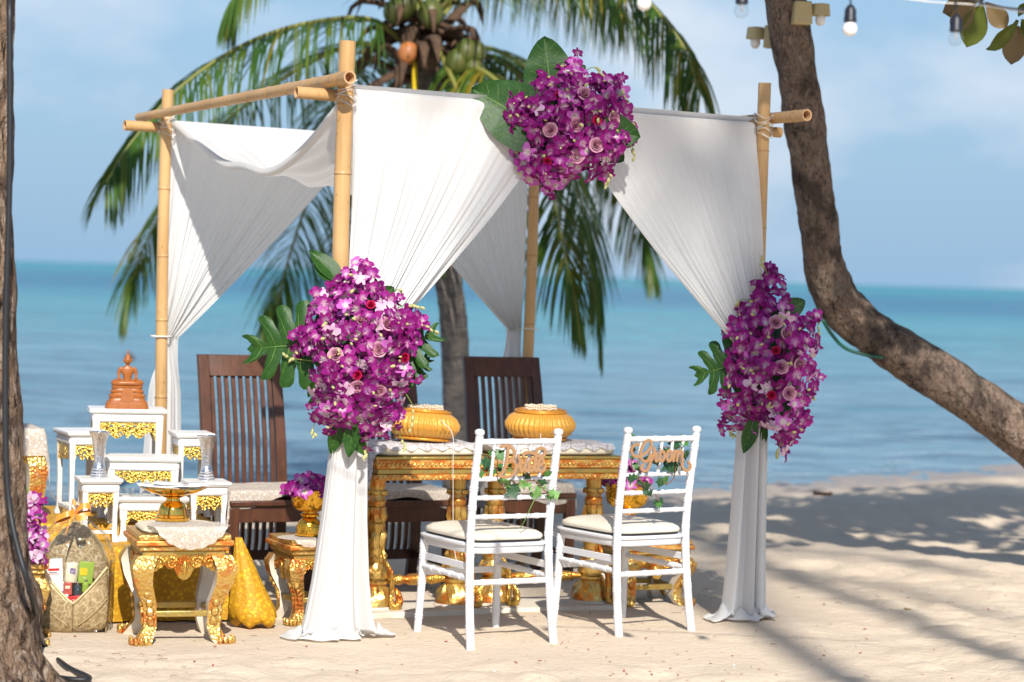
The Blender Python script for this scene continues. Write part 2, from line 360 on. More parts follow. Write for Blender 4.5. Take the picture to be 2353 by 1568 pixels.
mat('pack_green', (0.28, 0.42, 0.05), 0.4); mat('pack_cream', (0.78, 0.72, 0.52), 0.4); mat('pack_dark', (0.03, 0.05, 0.06), 0.3); mat('pack_maroon', (0.45, 0.08, 0.06), 0.4)
mat('lighter_yellow', (0.75, 0.50, 0.02), 0.3)
mat('petal_litter', (0.35, 0.035, 0.03), 0.6); mat('dry_leaf', (0.34, 0.12, 0.04), 0.7); mat('straw', (0.42, 0.30, 0.14), 0.8)
mat('tape', (0.80, 0.78, 0.74), 0.15, alpha=('vor', 40, 0.2, 0.6, 0.75))
def wet_sand():
    nt = MAT['sand'].node_tree; N = nt.nodes; K = nt.links.new; b = N['Principled BSDF']; g = N.new('ShaderNodeNewGeometry'); s = N.new('ShaderNodeSeparateXYZ'); K(g.outputs['Position'], s.inputs[0])
    r = N.new('ShaderNodeMapRange'); r.inputs[1].default_value = -0.19; r.inputs[2].default_value = -0.265; K(s.outputs['Z'], r.inputs[0])
    src = b.inputs['Base Color'].links[0].from_socket; x = N.new('ShaderNodeMixRGB'); x.blend_type = 'MULTIPLY'; x.inputs[2].default_value = (0.50, 0.50, 0.54, 1); K(r.outputs[0], x.inputs[0]); K(src, x.inputs[1]); K(x.outputs[0], b.inputs['Base Color'])
    r2 = N.new('ShaderNodeMapRange'); r2.inputs[1].default_value = -0.19; r2.inputs[2].default_value = -0.265; r2.inputs[3].default_value = 0.95; r2.inputs[4].default_value = 0.35; K(s.outputs['Z'], r2.inputs[0]); K(r2.outputs[0], b.inputs['Roughness'])
wet_sand()
def clear_mat(name, frac, col=(1, 1, 1), rough=0.06):
    m = bpy.data.materials.new(name); m.use_nodes = True; nt = m.node_tree; nt.nodes.remove(nt.nodes['Principled BSDF']); out = nt.nodes['Material Output']
    g = nt.nodes.new('ShaderNodeBsdfGlossy'); g.inputs['Roughness'].default_value = rough
    t = nt.nodes.new('ShaderNodeBsdfTransparent'); t.inputs[0].default_value = (*col, 1); f = nt.nodes.new('ShaderNodeLayerWeight'); f.inputs[0].default_value = frac
    s = nt.nodes.new('ShaderNodeMixShader'); pw = nt.nodes.new('ShaderNodeMath'); pw.operation = 'POWER'; pw.inputs[1].default_value = 2.5; ml = nt.nodes.new('ShaderNodeMath'); ml.operation = 'MULTIPLY_ADD'; ml.inputs[1].default_value = frac * 1.6; ml.inputs[2].default_value = .05; nt.links.new(f.outputs['Facing'], pw.inputs[0]); nt.links.new(pw.outputs[0], ml.inputs[0]); nt.links.new(ml.outputs[0], s.inputs[0]); f.inputs[0].default_value = .5; nt.links.new(t.outputs[0], s.inputs[1]); nt.links.new(g.outputs[0], s.inputs[2]); nt.links.new(s.outputs[0], out.inputs[0])
    MAT[name] = m
clear_mat('cellophane', 0.50, (0.99, 0.99, 0.99), 0.06)
nt = MAT['cellophane'].node_tree; _n = nt.nodes.new('ShaderNodeTexNoise'); _n.inputs['Scale'].default_value = 38; _n.inputs['Detail'].default_value = 1; _b = nt.nodes.new('ShaderNodeBump'); _b.inputs['Strength'].default_value = 1.0; _b.inputs['Distance'].default_value = .03
_t = nt.nodes.new('ShaderNodeTexCoord'); nt.links.new(_t.outputs['Object'], _n.inputs[0]); nt.links.new(_n.outputs['Fac'], _b.inputs['Height']); nt.links.new(_b.outputs[0], [x for x in nt.nodes if x.type == 'BSDF_GLOSSY'][0].inputs['Normal']); clear_mat('clear_glass', 0.35, (0.95, 0.97, 0.97), 0.03)
mat('foam', (0.72, 0.76, 0.80), 0.6, alpha=('vor', 9, 0.15, 0.55, 0.8))

# ---------------------------------------------------------------- ground and sea
SEA_Z = -0.28
def shore(x): return 20.2 + 0.62 * x + 0.35 * math.sin(x * 0.7 + 1) + 0.55 * max(0, x - 1.5)
def ground(x, y):
    d = y - shore(max(-12, min(14, x)))
    z = SEA_Z * sst(-6.5, 0.0, d) - 0.06 * max(0, d) if d < 40 else SEA_Z - 2.4
    if y < 28:
        q = V((x * 1.3, y * 1.3, 0.3)); z += 0.016 * noise.noise(q)
        a = sst(1.2, 2.0, x) + sst(9.85, 9.4, y) + sst(-2.2, -2.8, x) + sst(12.2, 13.5, y); a = min(1, a)
        q2 = V((x * 4.5, y * 4.5, 1.7)); n2 = noise.noise(q2); z += (0.004 + 0.017 * a) * (abs(n2) * 2 - 0.5) if d < 0 else 0
        z += (0.0025 + 0.004 * a) * noise.noise(V((x * 15, y * 15, 4)))
        z += 0.10 * math.exp(-((d + 6.3) / 0.6) ** 2) * sst(0.5, 2.0, x)
    return z
def axis(*segs):
    out = []
    for a, b, st in segs:
        n = max(1, round((b - a) / st)); out += [a + (b - a) * k / n for k in range(n)]
    out.append(segs[-1][1]); return out
xs = axis((-4000, -400, 900), (-400, -40, 90), (-40, -8, 4), (-8, -3.2, 0.2), (-3.2, 3.2, 0.03), (3.2, 7, 0.08), (7, 40, 3), (40, 400, 90), (400, 4000, 900))
ys = axis((-400, -30, 90), (-30, 6, 3), (6, 8.6, 0.2), (8.6, 13.5, 0.03), (13.5, 19, 0.07), (19, 27, 0.25), (27, 60, 5), (60, 600, 120), (600, 9000, 2100))
mb = MB(); nxv = len(xs)
mb.v = [V((x, y, ground(x, y))) for y in ys for x in xs]
mb.f = [(j * nxv + i, j * nxv + i + 1, (j + 1) * nxv + i + 1, (j + 1) * nxv + i) for j in range(len(ys) - 1) for i in range(nxv - 1)]
mb.mi = [0] * len(mb.f)
sand = mb.build('sand', 'sand', sharp=0); sand['kind'] = 'structure'

def sea_mat():
    m = bpy.data.materials.new('sea_water'); m.use_nodes = True; nt = m.node_tree; N = nt.nodes; K = nt.links.new; b = N['Principled BSDF']
    g = N.new('ShaderNodeNewGeometry'); sp = N.new('ShaderNodeSeparateXYZ'); K(g.outputs['Position'], sp.inputs[0])
    # depth bands of the bay: pale shallows, turquoise sand, seagrass blue, turquoise bank
    mpn = N.new('ShaderNodeMapping'); mpn.inputs['Scale'].default_value = (0.012, 0.05, 1); K(g.outputs['Position'], mpn.inputs[0])
    nz = N.new('ShaderNodeTexNoise'); nz.inputs['Scale'].default_value = 1; nz.inputs['Detail'].default_value = 4; K(mpn.outputs[0], nz.inputs[0])
    m1 = N.new('ShaderNodeMath'); m1.operation = 'LOGARITHM'; m1.inputs[1].default_value = 10; K(sp.outputs['Y'], m1.inputs[0])
    m2 = N.new('ShaderNodeMath'); m2.operation = 'MULTIPLY_ADD'; m2.inputs[1].default_value = 0.24; K(nz.outputs['Fac'], m2.inputs[0]); K(m1.outputs[0], m2.inputs[2])
    mr = N.new('ShaderNodeMapRange'); mr.inputs[1].default_value = 1.3; mr.inputs[2].default_value = 3.5; K(m2.outputs[0], mr.inputs[0])
    r = N.new('ShaderNodeValToRGB'); e = r.color_ramp.elements
    cols = [(0.0, (0.30, 0.36, 0.36)), (0.06, (0.17, 0.27, 0.33)), (0.17, (0.17, 0.285, 0.345)), (0.27, (0.14, 0.30, 0.365)), (0.36, (0.095, 0.31, 0.355)), (0.44, (0.06, 0.28, 0.34)), (0.50, (0.022, 0.16, 0.27)), (0.62, (0.018, 0.165, 0.27)), (0.72, (0.018, 0.25, 0.30)), (1.0, (0.014, 0.24, 0.29))]
    e[0].position = cols[0][0]; e[0].color = (*cols[0][1], 1); e[1].position = 1; e[1].color = (*cols[-1][1], 1)
    for p, c in cols[1:-1]:
        q = e.new(p); q.color = (*c, 1)
    K(mr.outputs[0], r.inputs[0])
    last = r.outputs[0]
    for sc, c2, lo, hi, st in (((0.10, 0.55, 1), (0.045, 0.16, 0.22), 0.52, 0.66, 0.55), ((0.5, 2.2, 1), (0.05, 0.17, 0.23), 0.52, 0.68, 0.5), ((0.35, 1.7, 1), (0.30, 0.42, 0.48), 0.60, 0.74, 0.5)):  # wave streaks: the ripples' dark and pale contrast painted into the colour
        mq = N.new('ShaderNodeMapping'); mq.inputs['Scale'].default_value = sc; mq.inputs['Location'].default_value = (sc[0] * 7, sc[1] * 3, 0); K(g.outputs['Position'], mq.inputs[0])
        n = N.new('ShaderNodeTexNoise'); n.inputs['Scale'].default_value = 1; n.inputs['Detail'].default_value = 4; K(mq.outputs[0], n.inputs[0])
        q = N.new('ShaderNodeMapRange'); q.inputs[1].default_value = lo; q.inputs[2].default_value = hi; q.inputs[4].default_value = st; K(n.outputs['Fac'], q.inputs[0])
        x = N.new('ShaderNodeMixRGB'); x.inputs[2].default_value = (*c2, 1); K(q.outputs[0], x.inputs[0]); K(last, x.inputs[1]); last = x.outputs[0]
    K(last, b.inputs['Base Color'])
    b.inputs['Roughness'].default_value = 0.25; b.inputs['Specular IOR Level'].default_value = 0.14
    pr = None
    for sc, st, ds in (((0.7, 2.6, 1), 0.8, 0.5), ((2.5, 7.0, 1), 0.7, 0.14), ((0.12, 0.5, 1), 0.7, 1.4)):
        mq = N.new('ShaderNodeMapping'); mq.inputs['Scale'].default_value = sc; K(g.outputs['Position'], mq.inputs[0])
        n = N.new('ShaderNodeTexNoise'); n.inputs['Scale'].default_value = 1; n.inputs['Detail'].default_value = 3; K(mq.outputs[0], n.inputs[0])
        bn = N.new('ShaderNodeBump'); bn.inputs['Strength'].default_value = st; bn.inputs['Distance'].default_value = ds; K(n.outputs['Fac'], bn.inputs['Height'])
        if pr: K(pr, bn.inputs['Normal'])
        pr = bn.outputs[0]
    K(pr, b.inputs['Normal']); MAT['sea'] = m
sea_mat()
def wave(x, y):
    if y > 160: return SEA_Z
    f = 1 - sst(90, 160, y)
    z = 0.06 * noise.noise(V((x * 0.45, y * 1.1, 2))) + 0.035 * noise.noise(V((x * 1.2, y * 2.6, 5)))
    d = y - shore(max(-12, min(14, x))); z += 0.05 * math.exp(-((d - 1.6) / 0.35) ** 2) * (0.6 + 0.4 * math.sin(x * 0.8))
    return SEA_Z + z * f * sst(-0.3, 2.0, d)
xs2 = axis((-6000, -600, 1800), (-600, -60, 90), (-60, -10, 5), (-10, 14, 0.3), (14, 60, 5), (60, 600, 90), (600, 6000, 1800))
ys2 = axis((10, 17, 3.5), (17, 34, 0.16), (34, 90, 0.7), (90, 160, 5), (160, 900, 120), (900, 12000, 2000))
mb = MB(); nxv = len(xs2); mb.v = [V((x, y, wave(x, y))) for y in ys2 for x in xs2]
mb.f = [(j * nxv + i, j * nxv + i + 1, (j + 1) * nxv + i + 1, (j + 1) * nxv + i) for j in range(len(ys2) - 1) for i in range(nxv - 1)]; mb.mi = [0] * len(mb.f)
sea = mb.build('sea', 'sea', sharp=0); sea['kind'] = 'structure'
mb = MB()        # thin lines of foam where the ripples run out
for off_, wd_ in ((0.15, .16), (0.9, .10), (1.9, .12)):
    for k in range(420):
        x = -9 + k * .055; w_ = wd_ * (.3 + noise.noise(V((x * 1.1, off_ * 9, 0))) + .5 * noise.noise(V((x * 4, off_ * 5, 3))))
        if w_ < .02: continue
        y = shore(x) + off_ + .25 * noise.noise(V((x * .8, off_ * 7, 5))); y2 = shore(x + .055) + off_ + .25 * noise.noise(V(((x + .055) * .8, off_ * 7, 5))); z = SEA_Z + .028
        mb.add([(x, y - w_ / 2, z), (x + .056, y2 - w_ / 2, z), (x + .056, y2 + w_ / 2, z), (x, y + w_ / 2, z)], [(0, 1, 2, 3)])
mb.build('sea_foam', 'foam', sharp=0, kind='stuff')['label'] = 'thin broken lines of foam along the water line'

# ---------------------------------------------------------------- trees
def bark_tube(mb, P, rad, n, seg, amp, fr, mi=0, rings=0):
    pts = cat_rom(P, n); rr = [interp(np.linspace(0, 1, len(rad)), rad, k / n) for k in range(n + 1)]
    def mod(i, j):
        p = pts[i]; a = 2 * PI * j / seg
        v = 1 + amp * noise.noise(V((math.cos(a) * 1.5, math.sin(a) * 1.5, i * fr))) + amp * 0.6 * noise.noise(V((math.cos(a) * 4, math.sin(a) * 4, i * fr * 3 + 9)))
        if rings: v += 0.035 * (1 if (i % rings) == 0 else 0)
        return v
    mb.tube(pts, rr, seg, mi, mod=mod); return pts
PALMCOL = [(0.065, 0.150, 0.020), (0.095, 0.180, 0.024), (0.045, 0.115, 0.020), (0.16, 0.21, 0.024)]
def frond(P, lmax, n=62, droop=0.9, root=None, yellow=0.0, width=0.020, seed=0, name='frond', spread=0.75, start=0.12):
    rr = random.Random(seed); pts = cat_rom(P, n); mb = MB(); cols = []
    mb.tube(pts, [lerp(0.022, 0.004, k / n) for k in range(n + 1)], 6, 1); cols += [(0.2, 0.2, 0.05, 1)] * len(mb.v)
    for k in range(int(n * start), n + 1):
        s = k / n; t = (pts[min(k + 1, n)] - pts[max(k - 1, 0)]).normalized(); side = t.cross(V((0, 0, 1)))
        side = side.normalized() if side.length > 0.05 else V((1, 0, 0))
        for sg in (-1, 1):
          for rep in range(2):
            if rr.random() < 0.06: continue
            L_ = lmax * (0.35 + 0.65 * math.sin(PI * min(1, 0.12 + s * 0.86)) ** 0.7) * rr.uniform(0.8, 1.1)
            d = (side * sg * spread * rr.uniform(0.7, 1.15) + t * rr.uniform(0.45, 0.75) + V((0, 0, 0.12))).normalized()
            p = pts[k] + (pts[min(k + 1, n)] - pts[k]) * rep * 0.5; w = width * rr.uniform(0.7, 1.15); c = rr.choice(PALMCOL)
            if rr.random() < yellow: c = (0.28, 0.22, 0.02)
            wd = d.cross(V((0, 0, 1))); wd = wd.normalized() if wd.length > 0.01 else side
            wd = (wd * rr.uniform(0.5, 1) + V((0, 0, rr.uniform(-.5, .5)))).normalized()
            o = len(mb.v); vs_ = []; m = 5; dd = droop * rr.uniform(0.75, 1.25)
            for i in range(m + 1):
                q = i / m; ww = w * (0.5 if i == 0 else (1 - q) ** 0.6 + 0.03)
                vs_ += [p - wd * ww * 0.5, p + wd * ww * 0.5]
                d = (d + V((0, 0, -1)) * dd * 0.34).normalized(); p = p + d * (L_ / m)
            mb.add(vs_, [(2 * i, 2 * i + 1, 2 * i + 3, 2 * i + 2) for i in range(m)], 0); cols += [(*c, 1)] * len(vs_)
    mb.col = cols
    return mb.build(name, ['palm_green', 'palm_rachis'], root, world=True, sharp=0)
PD = 17.0
base = at(1052, 1150, PD); base.z = ground(base.x, base.y) - 0.1
palm = thing('coconut_palm', 'coconut palm with grey trunk, drooping fronds and coconuts rising behind the canopy', 'palm tree', base)
mb = MB(); Pp = [base, at(1050, 980, PD), at(1043, 760, PD), at(1024, 600, PD), at(1000, 420, PD), at(985, 250, PD), at(975, 90, PD)]
bark_tube(mb, Pp, [0.115, 0.10, 0.098, 0.098, 0.10, 0.11, 0.10], 90, 14, 0.07, 0.2, rings=4); mb.build('trunk', 'palm_trunk', palm, world=True, sharp=0)
mb = MB()
for k in range(58):
    a = rnd.uniform(0, 2 * PI); r1 = rnd.uniform(0.06, 0.16); p0 = at(975 + rnd.uniform(-30, 30), rnd.uniform(30, 190), PD) + V((math.cos(a) * r1, math.sin(a) * r1, 0))
    dirv = V((math.cos(a), math.sin(a), rnd.uniform(-0.6, 0.9))).normalized(); p1 = p0 + dirv * rnd.uniform(0.12, 0.40); p2 = p1 + V((math.cos(a) * .12, math.sin(a) * .12, -rnd.uniform(0, 0.25)))
    mb.tube(cat_rom([p0, p1, p2], 6), [0.05, 0.055, 0.05, 0.045, 0.035, 0.02, 0.006], 7, flat=0.45)
mb.build('leaf_bases', 'palm_fibre', palm, world=True, sharp=0)
fr = [([(940, 110, 17), (850, 45, 16.8), (700, 55, 16.4), (550, 108, 16.1), (410, 205, 15.8), (300, 330, 15.6), (245, 420, 15.5)], 0.62, 0.95, 0.02),
      ([(930, 130, 17), (830, 100, 17.2), (720, 140, 17.5), (600, 215, 17.8), (500, 300, 18), (400, 440, 18.1), (320, 590, 18.2), (290, 700, 18.2)], 0.62, 0.8, 0.14),
      ([(930, 150, 17), (830, 230, 17.8), (740, 380, 18.4), (680, 540, 18.8), (640, 680, 18.9), (615, 760, 18.9)], 0.62, 1.0, 0.0),
      ([(960, 150, 17), (880, 330, 18), (830, 480, 18.6), (790, 600, 19), (770, 700, 19.1)], 0.5, 1.0, 0.1),
      ([(1000, 40, 17), (1120, -90, 16.6), (1290, -110, 16.3), (1450, -30, 16.1), (1560, 90, 15.9), (1608, 215, 15.8)], 0.66, 1.15, 0.22),
      ([(1000, 60, 17), (1100, -60, 17.5), (1230, -90, 18), (1350, -40, 18.4), (1430, 40, 18.6)], 0.6, 1.2, 0.0),
      ([(1010, 130, 17), (1110, 125, 17.2), (1200, 180, 17.4), (1290, 330, 17.5), (1345, 500, 17.6), (1370, 640, 17.6), (1380, 760, 17.6)], 0.64, 0.95, 0.04),
      ([(1020, 150, 17), (1120, 170, 16.5), (1220, 290, 16.1), (1270, 450, 15.9), (1300, 600, 15.8), (1330, 720, 15.8)], 0.6, 1.0, 0.13),
      ([(1010, 110, 17), (1150, 120, 18), (1290, 230, 18.7), (1400, 380, 19), (1470, 520, 19.2), (1500, 620, 19.2)], 0.55, 0.95, 0.14),
      ([(980, 30, 17), (900, -110, 16.6), (780, -170, 16.3), (650, -140, 16.1), (565, -50, 16.0), (530, 20, 16.0)], 0.5, 1.1, 0.05),
      ([(1000, 100, 17), (1060, 250, 16.3), (1030, 430, 15.9), (1045, 560, 15.8)], 0.45, 1.1, 0.05),
      ([(985, 40, 17), (985, -120, 17.3), (1000, -330, 17.6), (1040, -480, 18)], 0.6, 0.6, 0.0),
      ([(985, 40, 17), (1080, -140, 18), (1200, -300, 19), (1330, -380, 20)], 0.6, 0.7, 0.0),
      ([(970, 40, 17), (890, -140, 18), (760, -300, 19), (620, -380, 20)], 0.6, 0.7, 0.0),
      ([(940, 120, 17), (870, 130, 17.8), (800, 190, 18.5), (720, 300, 19), (650, 420, 19.2)], 0.5, 0.9, 0.1)]
for k, (P, lm, dr, yl) in enumerate(fr):
    frond([at(*p) for p in P], lm * 1.28, droop=dr * .92, root=palm, yellow=yl, seed=k + 3, n=84 if k != 11 else 50)
for (px, py, m_, r_) in [(1050, 145, 'coconut', .085), (1088, 160, 'coconut', .08), (1072, 120, 'coconut', .08), (990, 32, 'coconut', .09), (930, 14, 'coconut', .085), (905, 28, 'coconut', .075), (937, 122, 'coconut_orange', .07), (984, 140, 'palm_fibre', .07), (1095, 120, 'coconut', .07)]:
    mb = MB(); p = at(px, py, 16.72); mb.ball((0, 0, 0), (r_, r_, r_ * 1.2), 14); o = mb.build('coconut', m_, palm, sharp=0); o.location = p - palm.location; o.rotation_euler = (rnd.uniform(-.3, .3), rnd.uniform(-.3, .3), 0)
mb = MB(); p = at(953, 140, 16.8); mb.tube([p, at(953, 180, 16.78), at(954, 235, 16.77)], [0.024, 0.028, 0.026], 10, flat=0.7); mb.build('fruit_stalk', 'yellow', palm, world=True)

# the leaning almond tree on the right
LD = 13.2
b0 = at(2720, 1290, LD); b0.z = ground(b0.x, b0.y) - 0.15
almond = thing('leaning_tree', 'dark barked tree leaning out over the beach, trunk bent sharply upward', 'tree', b0)
TP = [b0, at(2540, 1160, LD), at(2353, 1000, LD), at(2220, 905, LD), at(2100, 830, LD), at(1995, 762, LD), at(1925, 690, LD - .05), at(1893, 610, LD - .1), at(1878, 500, LD - .15), at(1862, 380, LD - .2), at(1845, 260, LD - .3), at(1824, 130, LD - .4), at(1802, -20, LD - .5), at(1790, -200, LD - .7), at(1840, -480, LD - 1.2)]
mb = MB(); tpts = bark_tube(mb, TP, [0.20, 0.16, 0.137, 0.130, 0.126, 0.123, 0.120, 0.110, 0.105, 0.105, 0.106, 0.108, 0.11, 0.11, 0.08], 150, 30, 0.12, 0.14)
mb.build('trunk', 'bark', almond, world=True, sharp=0)
def leaf_mesh(name, l, w, m, fold=0.10, curl=0.12, tip=0.0, nu=6, nv=8, shape='obovate', vein=None):
    mb = MB()
    def fn(u, v):
        if shape == 'obovate': hw = w * (math.sin(PI * min(1, v ** 1.35)) ** 0.75 * 0.5) + 0.002
        elif shape == 'heart': hw = w * 0.5 * (math.sin(PI * (0.13 + 0.87 * v) ** 0.62) ** 0.62 if v < 1 else 0)
        else: hw = w * 0.5 * math.sin(PI * (0.03 + 0.96 * v)) ** 0.85
        a = (u - 0.5) * 2
        back = -0.16 * l * abs(a) ** 1.3 * (1 - v) ** 3 if shape == 'heart' else 0
        return V((a * hw, v * l + back, fold * w * abs(a) - curl * l * v * v + 0.015 * w * math.sin(v * 17) * abs(a)))
    mb.grid(fn, nu, nv)
    if vein:
        mb.tube([fn(0.5, k / 6 * 0.95) + V((0, 0, 0.002)) for k in range(7)], [w * 0.016 * (1.1 - k / 6) + 0.0006 for k in range(7)], 5, 1)
        for k in range(1, 6):
            for sg in (0.06, 0.94):
                q = [fn(lerp(0.5, sg, t), min(0.97, k / 7 + 0.16 * t)) + V((0, 0, 0.001)) for t in (0, 0.35, 0.7, 1)]
                mb.tube(q, [w * 0.006, w * 0.005, w * 0.004, 0.0003], 4, 1)
    return mb.mesh(name, [m, vein] if vein else m, sharp=0)
ALM = [leaf_mesh('almond_leaf', 0.24, 0.14, 'almond_leaf', 0.14, 0.2), leaf_mesh('almond_leaf_b', 0.22, 0.13, 'almond_brown', 0.10, 0.15)]
def spray(root, P, seed, nleaf, r0=0.02):
    """bough with whorls of leaves, all leaves separate"""
    rr = random.Random(seed); pts = cat_rom(P, 24); mb = MB(); mb.tube(pts, [lerp(r0, 0.006, k / 24) for k in range(25)], 7); mb.build('branch', 'bark', root, world=True, sharp=0)
    return pts
spray(almond, [TP[-2], at(2050, -170, 12.2), at(2260, -110, 11.9), at(2350, -30, 11.7), at(2360, 30, 11.6)], 1, 0, 0.05)
spray(almond, [at(2350, -30, 11.7), at(2300, -30, 11.6), at(2250, 5, 11.6)], 1, 0)
for (x0, y0, x1, y1, k, nrm) in [(2250, 0, 2160, 30, 1, (0.2, -.8, .1)), (2255, 5, 2225, 108, 0, (.1, -1, 0.1)), (2265, 5, 2318, 70, 1, (-.4, -1, .2)), (2240, 0, 2185, 75, 1, (.4, -1, .2)), (2335, 45, 2280, 120, 0, (.9, -.5, 0)), (2340, 60, 2322, 155, 1, (-.2, -1, .1)), (2345, 45, 2385, 80, 0, (-.3, -1, .3)), (2340, 40, 2360, 5, 0, (-.2, -1, .5)), (2345, 50, 2352, 110, 0, (0.5, -1, .1)), (2262, -2, 2300, -60, 0, (0, -1, .4)), (2250, -5, 2215, -60, 1, (0, -1, .3))]:
    D_ = 11.55 + rnd.uniform(-.05, .05); M, l = frame_to(at(x0, y0, D_), at(x1, y1, D_ + rnd.uniform(-.03, .03)), V(nrm))
    M.translation -= almond.location; o = link('leaf', ALM[k], almond, M @ Matrix.Scale(l / 0.24, 4))
# crown above the frame: boughs and leaf whorls
def crown(root, centres, n, seed, size=1.0):
    rr = random.Random(seed); mb = MB(); protos = [[V(v.co) for v in m.vertices] for m in ALM]; pf = [tuple(p.vertices) for p in ALM[0].polygons]
    lo = [(0, 3, 6), ]
    for _ in range(n):
        c, rad = rr.choice(centres); a = rr.uniform(0, 2 * PI); q = V((rr.gauss(0, .5), rr.gauss(0, .5), rr.gauss(0, .35))) * rad + V(c)
        for k in range(rr.randint(4, 7)):
            a2 = a + k * 2.1; d = V((math.cos(a2), math.sin(a2), rr.uniform(-0.5, 0.3))).normalized(); z = (V((0, 0, 1)) - d * d.z).normalized(); x = d.cross(z); l = 0.24 * size * rr.uniform(0.8, 1.2); w = 0.07 * size
            mb.add([q, q + d * l * .45 - x * w * .8 + z * .01, q + d * l * .8 - x * w, q + d * l, q + d * l * .8 + x * w, q + d * l * .45 + x * w * .8 + z * .01], [(0, 1, 5), (1, 2, 4, 5), (2, 3, 4)], 0 if rr.random() < .8 else 1)
    return mb
cc = [((2.6, 11.0, 4.6), 1.2), ((4.2, 11.8, 4.8), 1.4), ((5.6, 11.0, 4.9), 1.4), ((1.6, 12.2, 5.2), 1.0), ((3.6, 9.6, 5.2), 1.1), ((6.8, 12.5, 5.0), 1.3), ((4.9, 13.2, 5.0), 1.2), ((2.0, 9.9, 4.8), 0.8)]
cm = crown(almond, cc, 1250, 5).build('crown', ['almond_leaf', 'almond_brown'], almond, world=True, sharp=0, kind='stuff')
mb = MB(); top = TP[-1]
for c, r_ in cc: mb.tube(cat_rom([TP[-2], lerp(TP[-2], V(c), .5) + V((0, 0, .25)), V(c)], 10), [0.07 - .0055 * k for k in range(11)], 7)
mb.build('limbs', 'bark', almond, world=True, sharp=0)
mb = MB(); mb.tube(cat_rom([at(1890, 735, 13.05), at(1912, 770, 13.1), at(1942, 800, 13.12), at(1985, 815, 13.12), at(2030, 822, 13.1)], 24), 0.010, 8)
tag(mb.build('garden_hose', 'hose_green', world=True, loc=at(1925, 775, 13.0), sharp=0), 'dark green hose looped under the bend of the leaning trunk', 'hose')
# flood lights on the trunk
def flood(px, py, D, yaw, label):
    p = at(px, py, D); t = thing('floodlight', label, 'floodlight', p, yaw, 'floodlights strapped to the leaning trunk')
    mb = MB(); mb.box((0, 0, 0), (0.10, 0.07, 0.12), taper=0.9); mb.build('mounting_box', 'beige_paint', t, bevel=.006)
    mb = MB(); mb.lathe([(0.012, 0.035), (0.045, 0.03), (0.052, -0.03), (0.046, -0.028), (0.012, 0.0)], 18, (0.10, 0, 0.02)); mb.tube([(0.04, 0, 0.0), (0.085, 0, 0.03)], 0.012, 8); mb.build('lamp_shade', 'beige_paint', t)
    mb = MB(); mb.ball((0.10, 0, -0.03), (0.028, 0.028, 0.034), 12); mb.build('bulb', 'bulb_white', t, sharp=0)
flood(1843, 30, 12.62, R(10), 'beige floodlight fitting with round shade on the front of the leaning trunk')
flood(1778, 85, 12.95, R(160), 'beige floodlight fitting half hidden behind the leaning trunk')

# foreground trunk at the left
t0 = V((-1.90, 8.75, ground(-1.86, 8.75) - 0.1))
fore = thing('tree_trunk', 'rough grey brown tree trunk with flared foot beside the gift basket', 'tree', t0)
mb = MB(); FP = [t0, at(-30, 1470, 8.78), at(-35, 1300, 8.8), at(-40, 1050, 8.82), at(-45, 800, 8.85), at(-48, 400, 8.9), at(-45, 0, 8.9), at(-40, -500, 8.9), at(-20, -1500, 8.7)]
bark_tube(mb, FP, [0.25, 0.19, 0.172, 0.143, 0.135, 0.125, 0.122, 0.12, 0.10], 150, 30, 0.13, 0.10); mb.build('trunk', 'bark_fore', fore, world=True, sharp=0)
mb = MB()
for k in range(9):
    a = R(-150 + k * 42); e = V((math.cos(a), math.sin(a), 0)); q0 = t0 + V((0, 0, .24)) + e * .12
    P = [q0, t0 + e * .27 + V((0, 0, .10)), t0 + e * .40 + V((0, 0, .07))]; P[2].z = ground(P[2].x, P[2].y) - 0.02
    mb.tube(cat_rom(P, 8), [0.07, .065, .06, .052, .045, .036, .028, .02, .01], 8)
mb.build('root', 'bark_fore', fore, world=True, sharp=0)
mb = crown(fore, [((-2.6, 8.6, 5.6), 1.0), ((-3.2, 9.4, 5.9), 1.0), ((-1.9, 9.2, 6.4), 0.8)], 260, 8); mb.build('crown', ['almond_leaf', 'almond_brown'], fore, world=True, sharp=0, kind='stuff')
mb = MB(); mb.tube(cat_rom([at(22, 0, 8.62), at(22, 400, 8.62), at(12, 800, 8.62), at(20, 1150, 8.6), at(75, 1380, 8.58), gp(100, 1480, .02), gp(150, 1530, .012), gp(205, 1558, .012), gp(170, 1562, .012), gp(120, 1556, .012)], 70), 0.011, 8)
tag(mb.build('power_cable', 'cable_black', world=True, loc=gp(150, 1530, .01), sharp=0), 'black cable running down the rough trunk and bending on the sand', 'cable')

# palms behind the photographer, whose trunks and fronds shade the sand
def shade_palm(x, y, h, seed, lean, label, nf=13, zmin=-.1, rad=1.0):
    rr = random.Random(seed); t = thing('coconut_palm', label, 'palm tree', (x, y, ground(x, y) - .1), 0)
    mb = MB(); P = [V((x, y, -.1)), V((x + lean * .3, y, h * .35)), V((x + lean * .7, y, h * .7)), V((x + lean, y, h))]
    bark_tube(mb, P, [.17, .12, .085, .075], 50, 12, .07, .2, rings=4); mb.build('trunk', 'palm_trunk', t, world=True, sharp=0)
    c = P[-1]
    for k in range(nf):
        a = 2 * PI * k / nf + rr.uniform(-.2, .2); e = V((math.cos(a), math.sin(a), 0)); up = rr.uniform(zmin, .8); l = rr.uniform(1.4, 1.9) * rad
        frond([c, c + e * l * .35 + V((0, 0, up * .8)), c + e * l * .75 + V((0, 0, up * .7)), c + e * l + V((0, 0, up - .6))], .55, n=38, root=t, seed=seed * 50 + k)
shade_palm(3.95, -9.0, 17.9, 21, 0.45, 'tall straight coconut palm well behind the white chairs, facing the canopy', nf=9, rad=1.05)
